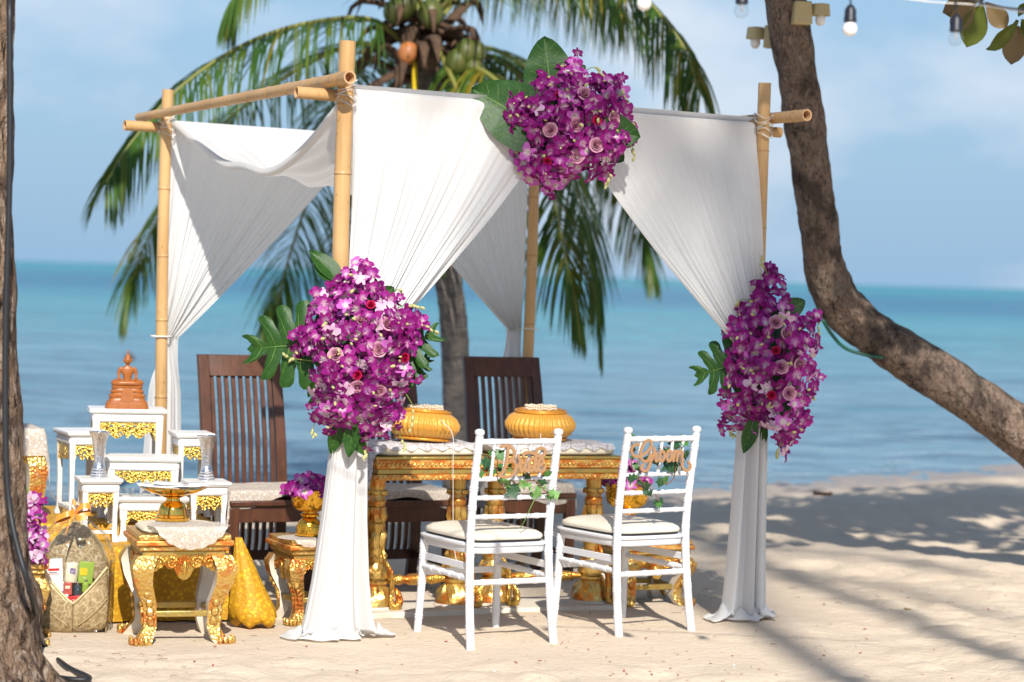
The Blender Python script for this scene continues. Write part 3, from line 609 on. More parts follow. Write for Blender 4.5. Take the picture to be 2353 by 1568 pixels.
shade_palm(5.0, -9.0, 20.2, 33, -0.9, 'taller slender coconut palm leaning towards the straight palm', rad=1.2)
shade_palm(6.7, -9.0, 20.6, 41, -2.0, 'tallest coconut palm leaning hard beside the other two palms', rad=1.2)

# ---------------------------------------------------------------- bamboo canopy
FL = V((-0.727, 10.20, 0)); FR_ = V((1.125, 11.12, 0)); BL = V((-1.75, 12.08, 0)); BR = V((0.088, 13.02, 0))
rx = (FR_ - FL).normalized(); bx = (BL - FL).normalized(); GA = math.atan2(rx.y, rx.x)
gaz = thing('bamboo_canopy_frame', 'four post bamboo canopy frame with lashed crossbars, standing on the sand', 'canopy frame', FL + (BR - FL) * .5)
def bamboo(name, a, b, r0, r1, nodes, root, hollow=False):
    a = V(a); b = V(b); n = 60; rr = random.Random(int(a.x * 100 + b.z * 31)); pos = []; s = rr.uniform(.03, .1)
    while s < 1: pos.append(s); s += nodes / (b - a).length * rr.uniform(.8, 1.15)
    ts = sorted(set([k / 24 for k in range(25)] + [max(0, min(1, p + e / (b - a).length)) for p in pos for e in (-.012, -.005, 0, .005, .012)]))
    bend = V((rr.uniform(-.008, .008), rr.uniform(-.008, .008), 0)); pts = [lerp(a, b, t) + bend * math.sin(PI * t * 2) for t in ts]; L_ = (b - a).length
    rad = []
    for t in ts:
        r = lerp(r0, r1, t); dn = min(abs(t - p) * L_ for p in pos)
        rad.append(r * (1.07 if dn < .0035 else 0.985 if dn < .008 else 1.0))
    mb = MB(); mb.tube(pts, rad, 20, 0, cap=not hollow)
    d = (b - a).normalized()
    if hollow:
        for e, q, r in ((-1, a, r0), (1, b, r1)):
            mb.tube([q, q - d * e * .001, q - d * e * .05], [r, r * .74, r * .70], 20, 1, cap=False)
            mb.tube([q - d * e * .05, q - d * e * .052], [r * .7, r * .7], 20, 1)
    o = mb.build(name, ['bamboo', 'bamboo_inside'], root, world=True)
    for p in pos:
        if 0.01 < p < 0.99:
            m2 = MB(); q = lerp(a, b, p) + bend * math.sin(PI * p * 2); r = lerp(r0, r1, p); m2.tube([q - d * .0022, q, q + d * .0022], [r * 1.06, r * 1.085, r * 1.06], 20); m2.build('node_ring', 'bamboo_node', o, world=False).location = -gaz.location
    return o
for (p, h, r) in ((FL, 2.52, .036), (FR_, 2.47, .031), (BL, 2.43, .030), (BR, 2.42, .030)): bamboo('post', p + V((0, 0, -.2)), p + V((0, 0, h)), r * 1.05, r * .95, .36, gaz)
ZB = 2.285
off = bx * -.005
bamboo('crossbar', FL - rx * .20 + V((0, 0, ZB + .012)) + bx * .062, FR_ + rx * .13 + V((0, 0, ZB - .033)) + bx * .056, .026, .024, .3, gaz, True)
bamboo('crossbar', BL - rx * .20 + V((0, 0, ZB - .04)) + bx * .055, BR + rx * .15 + V((0, 0, ZB - .06)) + bx * .055, .026, .025, .3, gaz, True)
bamboo('crossbar', FL - bx * .17 + V((0, 0, ZB + .070)) + rx * -.062, BL + bx * .26 + V((0, 0, ZB + .015)) - rx * .056, .028, .021, .25, gaz, True)
bamboo('crossbar', FR_ - bx * .26 + V((0, 0, ZB + .03)) + rx * .056, BR + bx * .2 + V((0, 0, ZB - .0)) + rx * .056, .027, .022, .28, gaz, True)
for p, zz in ((FL, 2.32), (FR_, 2.29), (BL, 2.27), (BR, 2.26)):
    mb = MB()
    for k in range(5):
        a = 1.3 * k; mb.tube([p + V((math.cos(t + a) * .042, math.sin(t + a) * .042, zz - .06 + k * .022 + .012 * math.sin(2 * t + a))) for t in np.linspace(0, 2 * PI, 15)], .006, 6, cap=False, flat=.4)
    mb.build('lashing', 'tape', gaz, world=True, sharp=0)

# ---------------------------------------------------------------- draped cloth
def drape(name, label, top0, top1, tie, foot, cols, out, seed, nu=150, pool=None, edge=1.15, group=None, tiew=.09):
    """curtain hung from a bar between top0 (post) and top1, gathered at tie, falling to foot; cols = (height, half width) below the tie"""
    rr = random.Random(seed); top0, top1, tie, foot, out = map(V, (top0, top1, tie, foot, out)); e = (top1 - top0); wdt = e.length; e.normalize()
    ph = [rr.uniform(0, 6.28) for _ in range(8)]; fr_ = [6.5, 11, 17, 27, 41]
    # folds keep their place across the width, so they fan out from the tie
    fold = [sum((1 - 2.6 * abs(noise.noise(V((f * (i / nu), ph[k] * 3, seed))))) * w for k, (f, w) in enumerate(zip((6, 12, 23, 40), (1.7, .8, .28, .10)))) - .9 for i in range(nu + 1)]
    fold2 = [sum(math.sin(2 * PI * f * (i / nu) + ph[k]) * w for k, (f, w) in enumerate(zip((3.2, 5.3, 9.1), (1, .8, .4)))) for i in range(nu + 1)]
    rows = []; nv = 70
    for j in range(-8, nv + 1):
        v = max(0, j / nv); row = []
        for i in range(nu + 1):
            u = i / nu; tp = top0 + e * (wdt * u); tp.z -= .003 * math.sin(PI * u)
            tq = tie + e * ((u - .35) * tiew)
            h = v ** (1.0 + (edge - 1) * u); p = V((lerp(tp.x, tq.x, h), lerp(tp.y, tq.y, h), lerp(tp.z, tq.z, v ** (1 - .06 * u))))
            amp = .0032 + .014 * sst(.1, 1, v) * (.35 + .65 * u) + .006 * v
            p += out * ((fold[i] + (2.6 if v < .2 else 2.6 * max(0, 1 - (v - .2) * 3))) * amp + .03 * math.sin(PI * v) * (1 - .3 * u)) 
            p += out * .010 * v * math.cos(i * .9)
            th = R(210) * max(0, -j) / 8; p += out * (.034 * math.cos(th)) * (1 if j <= 0 else (1 - v) ** 3) + V((0, 0, .036 * math.sin(th)))
            row.append(p)
        rows.append(row)
    # below the tie
    zs = [c[0] for c in cols]; ws = [c[1] for c in cols]; nb = 70
    for j in range(1, nb + 1):
        v = j / nb; z = lerp(tie.z, foot.z, v); row = []
        for i in range(nu + 1):
            u = i / nu; a = (u - .5) * 2; hw = interp(zs[::-1], ws[::-1], z); c = lerp(tie + e * (.15 * tiew), foot, v)
            w0 = sst(0, .25, v)
            lat = lerp((u - .5) * tiew, hw * (a + .16 * math.sin(2 * PI * 3.1 * u + ph[1])), w0)
            dep = lerp(fold[i] * .018, fold2[i] * (.012 + .055 * hw * 2) + .004 * fold[i] * (1 - v), w0) + (1 - a * a) * hw * .45 * w0
            p = V((c.x, c.y, z)) + e * lat + out * dep
            row.append(p)
        rows.append(row)
    if pool:
        # hem lying on the sand
        last = rows[-1]; cx = sum(last, V()) / len(last)
        for j in range(1, 12):
            t = j / 11; row = []
            for i, p in enumerate(last):
                d = p - cx; d.z = 0; u = i / nu; d = d.normalized() if d.length > 1e-5 else out
                ext = pool * (.75 + 1.1 * noise.noise(V((u * 3.1, ph[2], 2))) + .5 * noise.noise(V((u * 9, ph[3], 7)))) * (0.55 + 1.1 * abs(u - .5))
                q = p + d * ext * t; q.z = ground(q.x, q.y) + .010 + (.030 * (1 - t) ** 1.5 + .012) * (.6 + noise.noise(V((u * 14, t * 2.5, ph[3]))) + .4 * math.sin(i * .5 + ph[3] + t * 3)) * (1 - .55 * t) + .022 * (1 - t) ** 2
                row.append(q)
            rows.append(row)
    mb = MB(); m = nu + 1; mb.v = [p for r in rows for p in r]
    mb.f = [(j * m + i, j * m + i + 1, (j + 1) * m + i + 1, (j + 1) * m + i) for j in range(len(rows) - 1) for i in range(nu)]; mb.mi = [0] * len(mb.f)
    o = mb.build(name, 'cloth', world=True, loc=V((foot.x, foot.y, 0)), sharp=0)
    return tag(o, label, 'curtain', group)
fc = FL + (FR_ - FL) * .49; zt = ZB + .048
drape('curtain', 'white curtain tied to the canopy post beside the gilt tables, hem pooling on sand', FL + rx * .04 + bx * .062 + V((0, 0, ZB + .008)), fc + bx * .059 + V((0, 0, ZB - .009)), FL + rx * .02 - bx * .05 + V((0, 0, 1.16)), FL + rx * -.02 - bx * .03 + V((0, 0, .03)),
      [(1.16, .05), (.98, .075), (.8, .08), (.5, .10), (.25, .125), (.1, .15), (.03, .17), (0, .175)], -bx, 4, pool=.085)
drape('curtain', 'white curtain at the canopy post nearest the leaning tree, hem trailing sideways on the sand', FR_ - rx * .035 + bx * .056 + V((0, 0, ZB - .03)), fc + rx * .04 + bx * .059 + V((0, 0, ZB - .011)), FR_ + rx * -.02 - bx * .05 + V((0, 0, 1.19)), FR_ + rx * -.03 - bx * .02 + V((0, 0, .03)),
      [(1.19, .05), (1.0, .072), (.8, .075), (.5, .085), (.25, .095), (.1, .105), (0, .115)], -bx, 9, pool=.11)
bc = BL + (BR - BL) * .50; zbk = ZB - .005
drape('curtain', 'white back curtain tied to the post behind the altar tables', BL + rx * .0 + bx * .055 + V((0, 0, ZB - .042)), bc + bx * .055 + V((0, 0, ZB - .05)), BL + rx * .035 + bx * .05 + V((0, 0, 1.20)), BL + rx * .05 + bx * .06 + V((0, 0, .02)),
      [(1.2, .05), (1.0, .075), (.7, .09), (.3, .11), (0, .13)], -bx, 14, pool=.05, edge=1.1)
drape('curtain', 'white back curtain tied to the post behind the slatted brown chair backs', BR - rx * .03 + bx * .055 + V((0, 0, ZB - .06)), bc + rx * .03 + bx * .055 + V((0, 0, ZB - .051)), BR - rx * .06 + bx * .04 + V((0, 0, 1.27)), BR - rx * .08 + bx * .05 + V((0, 0, .02)),
      [(1.27, .04), (1.1, .075), (.7, .09), (.3, .11), (0, .13)], -bx, 19, pool=.05, edge=1.1)
# tie bands on the back posts are part of the frame
for p, z in ((BL, 1.2), (BR, 1.27)):
    mb = MB(); c = p + bx * .012; mb.tube([c + V((math.cos(t) * .05, math.sin(t) * .05, z)) for t in np.linspace(0, 2 * PI, 21)], .004, 6, cap=False); mb.build('tie_band', 'thread', gaz, world=True)
# roof cloth
mb = MB(); rr = random.Random(2)
def roof(u, w):
    p = FL + (FR_ - FL) * (.015 + .97 * u) + (BL - FL) * (.012 + .976 * w); z = lerp(ZB + .058, ZB - .008, w) - .03 * u
    sag = (.29 + .10 * math.sin(PI * min(1, u * 1.3))) * (1 - .35 * sst(.35, .9, u)); s = math.sin(PI * w ** .92)
    z -= sag * s * (1 if s > 0 else 0)
    z += .013 * math.sin(2 * PI * (u * 9 + .8 * math.sin(w * 5))) * s + .007 * math.sin(2 * PI * (u * 23 + w * 2)) * s
    return V((p.x, p.y, z))
mb.grid(roof, 120, 70)
def lip(u, w):
    p = roof(0, u); return p + (-rx * .012 + V((0, 0, -.008))) * math.sin(PI * w) * 1.2 + V((0, 0, -.035)) * w + rx * .02 * w
mb.grid(lip, 60, 5)
tag(mb.build('roof_cloth', 'cloth_roof', world=True, loc=FL + (BR - FL) * .5, sharp=0), 'white cloth roof sagging between the bamboo crossbars of the canopy', 'cloth roof')

# ---------------------------------------------------------------- white ballroom chairs
def ringed(mb, P, r, rings, seg=14, r2=None, n=None):
    pts0 = cat_rom(P, 40); L_ = sum((pts0[k + 1] - pts0[k]).length for k in range(40)); cum = [0]
    for k in range(40): cum.append(cum[-1] + (pts0[k + 1] - pts0[k]).length)
    ss = sorted(set([L_ * k / 14 for k in range(15)] + [s + e for q in rings for s in (q - .0055, q + .0055) for e in (-.0042, -.0032, 0, .0032, .0042) if 0 < s + e < L_]))
    pts = []; rad = []
    for s in ss:
        pts.append(V([interp(cum, [p[a] for p in pts0], s) for a in range(3)]))
        b = any(abs(s - q2) < .0036 for q in rings for q2 in (q - .0055, q + .0055))
        rad.append((lerp(r, r2, s / L_) if r2 else r) * 1 + (.0019 if b else 0))
    mb.tube(pts, rad, seg)
def ball_chair(loc, rz, label):
    t = thing('ballroom_chair', label, 'chair', loc, rz, 'white chairs facing the low gilt tables')
    w, d, sh, H = .188, .445, .435, .92      # half width, depth, seat height, height; back at y = 0, front at y = +d
    tops = []
    for s in (-1, 1):
        mb = MB(); P = [(s * (w + .012), -.055, -.03), (s * (w + .006), -.02, .18), (s * w, 0, .42), (s * w, -.012, .62), (s * w, -.055, H - .035)]
        ringed(mb, P, .0185, [.12, .24, .30, .42, .50, .62, .70, .78, .86], r2=.0170)
        mb.lathe([(.014, 0), (.013, .004), (.019, .010), (.0215, .019), (.019, .028), (.010, .033), (.001, .034)], 14, (s * w, -.0555, H - .037)); mb.build('back_post', 'white_plastic', t)
        mb = MB(); ringed(mb, [(s * (w + .006), d + .012, -.03), (s * (w - .002), d - .004, .2), (s * (w - .006), d - .014, sh - .03)], .0165, [.10, .25, .36, .41], r2=.0185); mb.build('front_leg', 'white_plastic', t)
    def bk(z): return interp([0, .18, .42, .62, .88], [-.055, -.02, 0, -.012, -.055], z)
    for z, r, nm in ((.862, .0125, 'top_rail'), (.705, .010, 'back_rail'), (.625, .010, 'back_rail'), (.545, .010, 'back_rail')):
        mb = MB(); ringed(mb, [(-w, bk(z), z), (0, bk(z) - .004, z), (w, bk(z), z)], r, [.06, .15, .22, .31]); mb.build(nm, 'white_plastic', t)
    for k in range(5):
        x = (k - 2) * .058; mb = MB(); ringed(mb, [(x, bk(.705) - .003, .705), (x, bk(.79) - .003, .785), (x, bk(.862) - .003, .862)], .0078, [.05, .105], 10); mb.build('spindle', 'white_plastic', t)
    # seat frame: rounded trapezoid ring
    def outline(k, g, n=40):
        a = 2 * PI * k / n; c, s_ = math.cos(a), math.sin(a); ex = .36
        x = math.copysign(abs(c) ** ex, c) * (w + .012 + g) * (1 + .04 * s_); y = d / 2 + math.copysign(abs(s_) ** ex, s_) * (d / 2 + .02 + g)
        if s_ > 0: y += .012 * (1 - c * c)
        return x, y
    rows = []
    for g, z in ((-.03, sh - .045), (-.004, sh - .045), (0, sh - .04), (.002, sh - .014), (.010, sh - .012), (.011, sh - .004), (.004, sh), (-.03, sh)):
        rows.append([V((*outline(k, g), z)) for k in range(40)])
    mb = MB(); mb.rings(rows); mb.build('seat_frame', 'white_plastic', t, sharp=60)
    rows = []
    for g, z in ((-.02, sh + .001), (-.012, sh + .003), (-.012, sh + .008), (-.02, sh + .010)): rows.append([V((*outline(k, g), z)) for k in range(40)])
    mb = MB(); mb.rings(rows); mb.build('cushion_base', 'black_rubber', t)
    rows = []
    for g, z in ((-.03, .009), (-.011, .010), (-.006, .018), (-.010, .030), (-.03, .042), (-.07, .051), (-.12, .055), (-.18, .056)): rows.append([V((*outline(k, g), sh + z)) for k in range(40)])
    mb = MB(); mb.rings(rows); mb.build('cushion', 'ivory_leather', t, sharp=80)
    for s in (-1, 1):
        mb = MB(); ringed(mb, [(s * w, -.008, .285), (s * w, d / 2, .288), (s * (w - .003), d, .290)], .0125, [.08, .17, .26, .34]); mb.build('side_stretcher', 'white_plastic', t)
        mb = MB(); mb.beam((s * (w - .004), 0, .335), (s * (w - .006), d, .335), .010, .030); mb.build('side_brace', 'white_plastic', t, bevel=.002)
    mb = MB(); ringed(mb, [(-w, -.008, .270), (0, -.010, .270), (w, -.008, .270)], .0125, [.06, .15, .22, .31]); mb.build('rear_stretcher', 'white_plastic', t)
    mb = MB(); mb.beam((-w, d, .262), (w, d, .262), .010, .028); mb.build('front_brace', 'white_plastic', t, bevel=.002)
    return t
BR_A = R(29); GR_A = R(34)
bride = ball_chair(V((0.015, 10.135, 0)), BR_A, 'white ballroom chair with ivory cushion carrying the Bride sign')
groom = ball_chair(V((0.637, 10.575, 0)), GR_A, 'white ballroom chair with ivory cushion carrying the Groom sign')

# ---------------------------------------------------------------- lettering
def back_plane(chair, px, py, off):
    n = Matrix.Rotation(chair.rotation_euler.z, 3, 'Z') @ V((0, -1, 0)); q = chair.location + n * (.035 + off); d = at(px, py, 1.0) - EYE
    return EYE + d * ((q - EYE).dot(n) / d.dot(n))
def strokes_sign(name, label, strokes, w0, scale, origin, chair, yoff, zoff):
    segs = []
    for P in strokes:
        P = cat_rom([V((x, -y, 0)) for x, y in P], 7 * (len(P) - 1)); segs += [(a, b) for a, b in zip(P, P[1:])]
    A = np.array([[a.x, a.y, b.x, b.y] for a, b in segs]) * scale
    def F(X, Y):
        best = np.full(X.shape, 1e9)
        for ax, ay, bx_, by_ in A:
            dx, dy = bx_ - ax, by_ - ay; q = dx * dx + dy * dy + 1e-12; t = np.clip(((X - ax) * dx + (Y - ay) * dy) / q, 0, 1)
            best = np.minimum(best, np.hypot(X - ax - t * dx, Y - ay - t * dy))
        return w0 * scale / 2 - best
    m = w0 * scale; x0, x1 = A[:, [0, 2]].min() - m, A[:, [0, 2]].max() + m; y0, y1 = A[:, [1, 3]].min() - m, A[:, [1, 3]].max() + m
    nx = 150; ny = int(nx * (y1 - y0) / (x1 - x0)); mb = iso_plate(F, x0, x1, y0, y1, nx, ny, .005)
    cx, cz = (x0 + x1) / 2, (y0 + y1) / 2; mb.v = [p - V((cx, 0, cz)) for p in mb.v]
    o = mb.build(name, 'sign_wood', sharp=30)
    M = Matrix.Translation(back_plane(chair, *origin, yoff)) @ Matrix.Rotation(chair.rotation_euler.z, 4, 'Z') @ Matrix.Rotation(R(zoff), 4, 'Y') @ Matrix.Rotation(R(-8), 4, 'X')
    o.matrix_world = M
    return tag(o, label, 'sign')
BRIDE = [[(800, 185), (785, 300), (755, 450), (710, 590), (650, 690), (585, 745)],
         [(640, 195), (740, 175), (840, 195), (915, 265), (925, 350), (880, 430), (820, 478)], [(580, 480), (650, 492)],
         [(850, 440), (925, 500), (950, 590), (910, 690), (820, 765), (700, 775), (585, 748)],
         [(945, 620), (1010, 545), (1050, 470)], [(1015, 360), (1025, 425), (1070, 460), (1055, 540), (1045, 610), (1075, 655), (1125, 600), (1160, 510)],
         [(1180, 430), (1155, 540), (1150, 620), (1190, 655), (1230, 600)],
         [(1375, 430), (1310, 415), (1255, 480), (1235, 570), (1260, 645), (1310, 640), (1355, 560), (1385, 440)], [(1400, 345), (1392, 480), (1368, 600), (1395, 655), (1440, 600)],
         [(1120, 365), (1160, 312), (1250, 295), (1340, 318), (1430, 362), (1520, 372), (1590, 335), (1608, 275), (1565, 222), (1490, 218), (1420, 265), (1400, 345)],
         [(1450, 545), (1520, 525), (1560, 465), (1530, 412), (1475, 450), (1445, 540), (1450, 620), (1500, 665), (1560, 640), (1598, 570)]]
GROOM = [[(470, 660), (400, 655), (325, 705), (300, 780), (340, 850), (430, 878), (550, 850), (670, 780), (755, 690), (762, 610), (700, 570), (615, 620), (535, 740), (505, 850), (540, 940), (620, 968), (690, 920), (735, 835)],
         [(740, 840), (728, 950), (695, 1060), (630, 1130), (550, 1135), (505, 1085), (555, 1025)],
         [(720, 990), (780, 890), (822, 790)], [(825, 720), (835, 790), (872, 825), (850, 890), (858, 960), (915, 930), (960, 860)],
         [(1050, 800), (1000, 770), (955, 840), (950, 920), (990, 960), (1040, 920), (1060, 840), (1040, 785)], [(1055, 830), (1090, 862), (1125, 850)],
         [(1215, 800), (1165, 765), (1120, 840), (1115, 920), (1155, 960), (1205, 920), (1225, 840), (1205, 780)], [(1222, 840), (1262, 858)],
         [(1295, 775), (1280, 860), (1262, 955)], [(1275, 900), (1310, 800), (1352, 772), (1378, 810), (1360, 890), (1345, 955)], [(1355, 900), (1395, 800), (1440, 770), (1480, 800), (1470, 880), (1480, 960), (1462, 1040), (1500, 1110), (1570, 1140), (1640, 1105), (1660, 1040), (1615, 975)]]
SC = .919 / 8.71 / 548.0
strokes_sign('script_sign', 'wooden cut-out sign reading Bride tied to a chair back', BRIDE, 58, SC * 1.13, (1200, 1061), bride, .040, 1.0)
strokes_sign('script_sign', 'wooden cut-out sign reading Groom tied to a chair back', GROOM, 54, SC * 1.22, (1519, 1047), groom, .040, 1.0)

# ---------------------------------------------------------------- ivy garlands
def ivy_mesh(name, m):
    out = [(0, -.02), (.14, -.12), (.34, -.10), (.30, .10), (.62, .22), (.38, .38), (.30, .55), (.14, .62), (0, 1.0)]
    pts = out + [(-x, y) for x, y in reversed(out[1:-1])]; mb = MB(); c = V((0, .3, .0))
    vs_ = [c] + [V((x, y, -.10 * abs(x) - .05 * y * y)) for x, y in pts]; n = len(pts)
    mb.add(vs_, [(0, 1 + (k + 1) % n, 1 + k) for k in range(n)])
    for tx, ty in ((0, .92), (.52, .22), (-.52, .22)): mb.tube([(0, 0, .01), (tx * .5, .1 + ty * .45, .012), (tx, ty, -.05 * abs(tx) - .04)], [.014, .010, .003], 4, 1)
    return mb.mesh(name, [m, 'leaf_vein'], sharp=0)
IVY = {k: ivy_mesh('ivy_leaf', 'ivy_' + k) for k in ('dark', 'mid', 'light')}
def garland(chair, label, D, leaves, vines):
    root = thing('ivy_garland', label, 'ivy garland', at(*vines[0][0], D)); rr = random.Random(len(leaves))
    for P in vines:
        mb = MB(); mb.tube(cat_rom([back_plane(chair, x, y, .012 + .01 * math.sin(x * .3)) for x, y in P], 10 * len(P)), .0022, 6); mb.build('vine', 'vine', root, world=True, sharp=0)
    for (x, y, ang, sz, k) in leaves:
        dv = rr.uniform(-.005, .022); p = back_plane(chair, x, y, dv); a = R(ang); q = back_plane(chair, x + math.cos(a) * sz, y - math.sin(a) * sz, dv + rr.uniform(-.015, .008))
        M, l = frame_to(p, q, V((rr.uniform(-.6, .6), -1, rr.uniform(-.1, .7)))); M.translation -= root.location; link('leaf', IVY[k], root, M @ Matrix.Scale(l, 4))
    return root
def zl(L_, ox, oy):  # convert close-up measurements
    return [((ox + x / 8.71) * .919, (oy + y / 8.71) * .919, a, s * .1055, k) for x, y, a, s, k in L_]
def zv(L_, ox, oy): return [[((ox + x / 8.71) * .919, (oy + y / 8.71) * .919) for x, y in P] for P in L_]
garland(bride, 'green ivy garland wound round the back of the chair with the Bride sign', 10.07,
    zl([(520, 370, 35, 300, 'mid'), (480, 300, 110, 110, 'dark'), (480, 330, 150, 170, 'mid'), (200, 480, 190, 170, 'mid'), (350, 420, 250, 290, 'dark'), (480, 620, 240, 230, 'mid'), (640, 520, 260, 150, 'mid'), (680, 620, 200, 190, 'dark'), (180, 690, 280, 180, 'mid'),
        (560, 850, 10, 200, 'light'), (640, 830, 330, 190, 'light'), (740, 920, 310, 170, 'light'), (760, 1010, 0, 150, 'mid'), (1020, 1050, 190, 280, 'dark'), (960, 1120, 200, 300, 'dark'), (1160, 950, 200, 190, 'light'), (1100, 900, 280, 210, 'light'), (1180, 990, 20, 160, 'light'), (1140, 800, 110, 100, 'dark'), (1180, 770, 320, 150, 'dark'), (1300, 870, 40, 120, 'dark'),
        (1450, 880, 340, 250, 'dark'), (1640, 700, 275, 200, 'mid'), (1300, 1050, 230, 100, 'light'), (1380, 1110, 320, 220, 'light'), (1360, 1150, 295, 180, 'light'), (1320, 1150, 265, 130, 'dark'), (1400, 1060, 0, 150, 'light'), (1640, 1170, 80, 80, 'dark'), (1700, 1200, 60, 200, 'light'), (1760, 1220, 25, 220, 'light'), (1690, 1230, 285, 120, 'mid'), (1680, 1230, 230, 90, 'mid'), (1560, 1030, 320, 90, 'light'), (860, 560, 180, 120, 'mid'), (800, 640, 330, 90, 'light')], 1180, 1100),
    zv([[(370, 400), (430, 375), (520, 390), (555, 520), (545, 690), (560, 840), (610, 960), (690, 990), (800, 950), (860, 880)], [(560, 840), (600, 940), (680, 1040), (760, 1120)], [(1140, 920), (1250, 885), (1380, 900), (1480, 980), (1560, 1080), (1680, 1220)], [(860, 880), (980, 960), (1140, 920)]], 1180, 1100))
garland(groom, 'dark green ivy garland hanging down the back of the chair with the Groom sign', 10.51,
    zl([(360, 540, 95, 210, 'mid'), (380, 700, 260, 130, 'dark'), (370, 890, 240, 110, 'mid'), (440, 1040, 250, 160, 'mid'), (470, 1130, 290, 110, 'dark'), (580, 900, 200, 130, 'mid'), (660, 900, 300, 140, 'dark'), (720, 1010, 320, 80, 'mid'), (850, 970, 295, 160, 'dark'), (830, 880, 230, 90, 'mid'), (960, 770, 20, 160, 'dark'), (1100, 730, 300, 120, 'mid'), (1260, 700, 80, 290, 'dark'), (1400, 600, 85, 230, 'mid'), (1450, 610, 40, 200, 'mid'), (1420, 720, 330, 100, 'dark'), (1500, 820, 280, 170, 'dark'), (1540, 800, 70, 80, 'dark'), (1240, 1020, 215, 330, 'dark'), (1290, 1040, 300, 330, 'dark'), (1230, 1100, 240, 230, 'dark'), (1400, 960, 200, 200, 'dark'), (1330, 990, 270, 150, 'dark'), (600, 1170, 250, 130, 'dark'), (640, 1190, 350, 90, 'mid'),
        (340, 1300, 260, 230, 'dark'), (400, 1330, 330, 120, 'mid'), (480, 1230, 280, 150, 'mid'), (620, 1450, 280, 230, 'dark'), (560, 1430, 200, 140, 'dark'), (1010, 1400, 200, 180, 'dark'), (1060, 1350, 290, 200, 'mid'), (980, 1440, 250, 160, 'dark'), (650, 1600, 270, 180, 'dark'), (730, 1640, 290, 150, 'dark'), (900, 1850, 250, 170, 'dark'), (950, 1830, 320, 140, 'dark'), (930, 1900, 280, 160, 'mid')], 1540, 1040),
    zv([[(270, 540), (340, 600), (400, 740), (370, 920), (335, 1040), (370, 1180), (440, 1340), (560, 1420), (640, 1560)], [(860, 830), (960, 720), (1100, 680), (1220, 720), (1400, 690), (1470, 680)], [(1290, 1050), (1290, 1250), (1240, 1380), (1140, 1470), (1000, 1440)], [(860, 1700), (900, 1800), (940, 1850)]], 1540, 1040))
mb = MB(); mb.tube(cat_rom([at(1238, 1128, 10.06), at(1220, 1165, 10.06), at(1204, 1200, 10.1), at(1196, 1212, 10.15)], 20), .0022, 6)
tag(mb.build('tie_string', 'ivy_light', world=True, loc=at(1204, 1200, 10.1), sharp=0), 'pale green string hanging from the ivy on the Bride chair', 'string')

# ---------------------------------------------------------------- dark slatted dining chairs
def dining_chair(loc, rz, label):
    t = thing('dining_chair', label, 'chair', loc, rz, 'dark slatted dining chairs in a row behind the tables')
    w, d, sh, H = .205, .46, .46, 1.12      # faces -Y (local), back at y = +d
    def by(z): return d + interp([0, .2, .46, .7, .95, 1.12], [.05, .0, -.015, .015, .075, .13], z)
    zz = [0 + k * H / 16 for k in range(17)]
    for s in (-1, 1):
        mb = MB(); rows = []
        for z in zz:
            y = by(z); hx = .026; hy = .020; x = s * (w - .005 - .012 * z); rows.append([V((x - hx, y - hy, z - (.03 if z == 0 else 0))), V((x + hx, y - hy, z - (.03 if z == 0 else 0))), V((x + hx, y + hy, z)), V((x - hx, y + hy, z))])
        mb.rings(rows); mb.build('back_post', 'dark_wood', t, bevel=.004, sharp=50)
        mb = MB(); mb.box((s * (w - .01), .025, sh / 2 - .035), (.048, .048, sh - .02), taper=1.08); mb.build('front_leg', 'dark_wood', t, bevel=.004)
        mb = MB(); mb.beam((s * (w - .01), .05, sh - .075), (s * (w - .01), d - .02, sh - .075), .024, .075); mb.build('side_apron', 'dark_wood', t, bevel=.003)
        mb = MB(); mb.beam((s * (w - .01), .05, .13), (s * (w - .01), d, .13), .022, .035); mb.build('side_stretcher', 'dark_wood', t, bevel=.003)
    mb = MB(); rows = []
    for k in range(7):
        x = (k / 6 - .5) * 2 * (w - .042); c = -.012 * (1 - (x / w) ** 2); rows.append([V((x, by(1.02) + c - .014 - .004, 1.015)), V((x, by(1.02) + c + .014, 1.015)), V((x, by(H) + c + .012, H)), V((x, by(H) + c - .016, H))])
    mb.rings(rows); mb.build('top_rail', 'dark_wood', t, bevel=.004, sharp=50)
    for k in range(9):
        x = (k - 4) * .0372; mb = MB(); rows = []
        for z in np.linspace(.14, 1.03, 15):
            y = by(z) + .0; hx = .0095; rows.append([V((x - hx, y - .009, z)), V((x + hx, y - .009, z)), V((x + hx, y + .009, z)), V((x - hx, y + .009, z))])
        mb.rings(rows); mb.build('slat', 'dark_wood', t, sharp=50)
    mb = MB(); mb.beam((-w + .02, by(.13), .13), (w - .02, by(.13), .13), .026, .05); mb.build('bottom_rail', 'dark_wood', t, bevel=.003)
    mb = MB(); mb.beam((-w + .01, .022, sh - .075), (w - .01, .022, sh - .075), .026, .085); mb.build('front_apron', 'dark_wood', t, bevel=.003)
    mb = MB(); mb.box((0, d / 2, sh - .025), (2 * w + .03, d + .02, .028)); mb.build('seat', 'dark_wood', t, bevel=.006)
    mb = MB(); mb.box((0, d / 2, sh + .010), (2 * w - .01, d - .05, .042)); mb.build('seat_pad', 'black_cushion', t, bevel=.016)
    return t
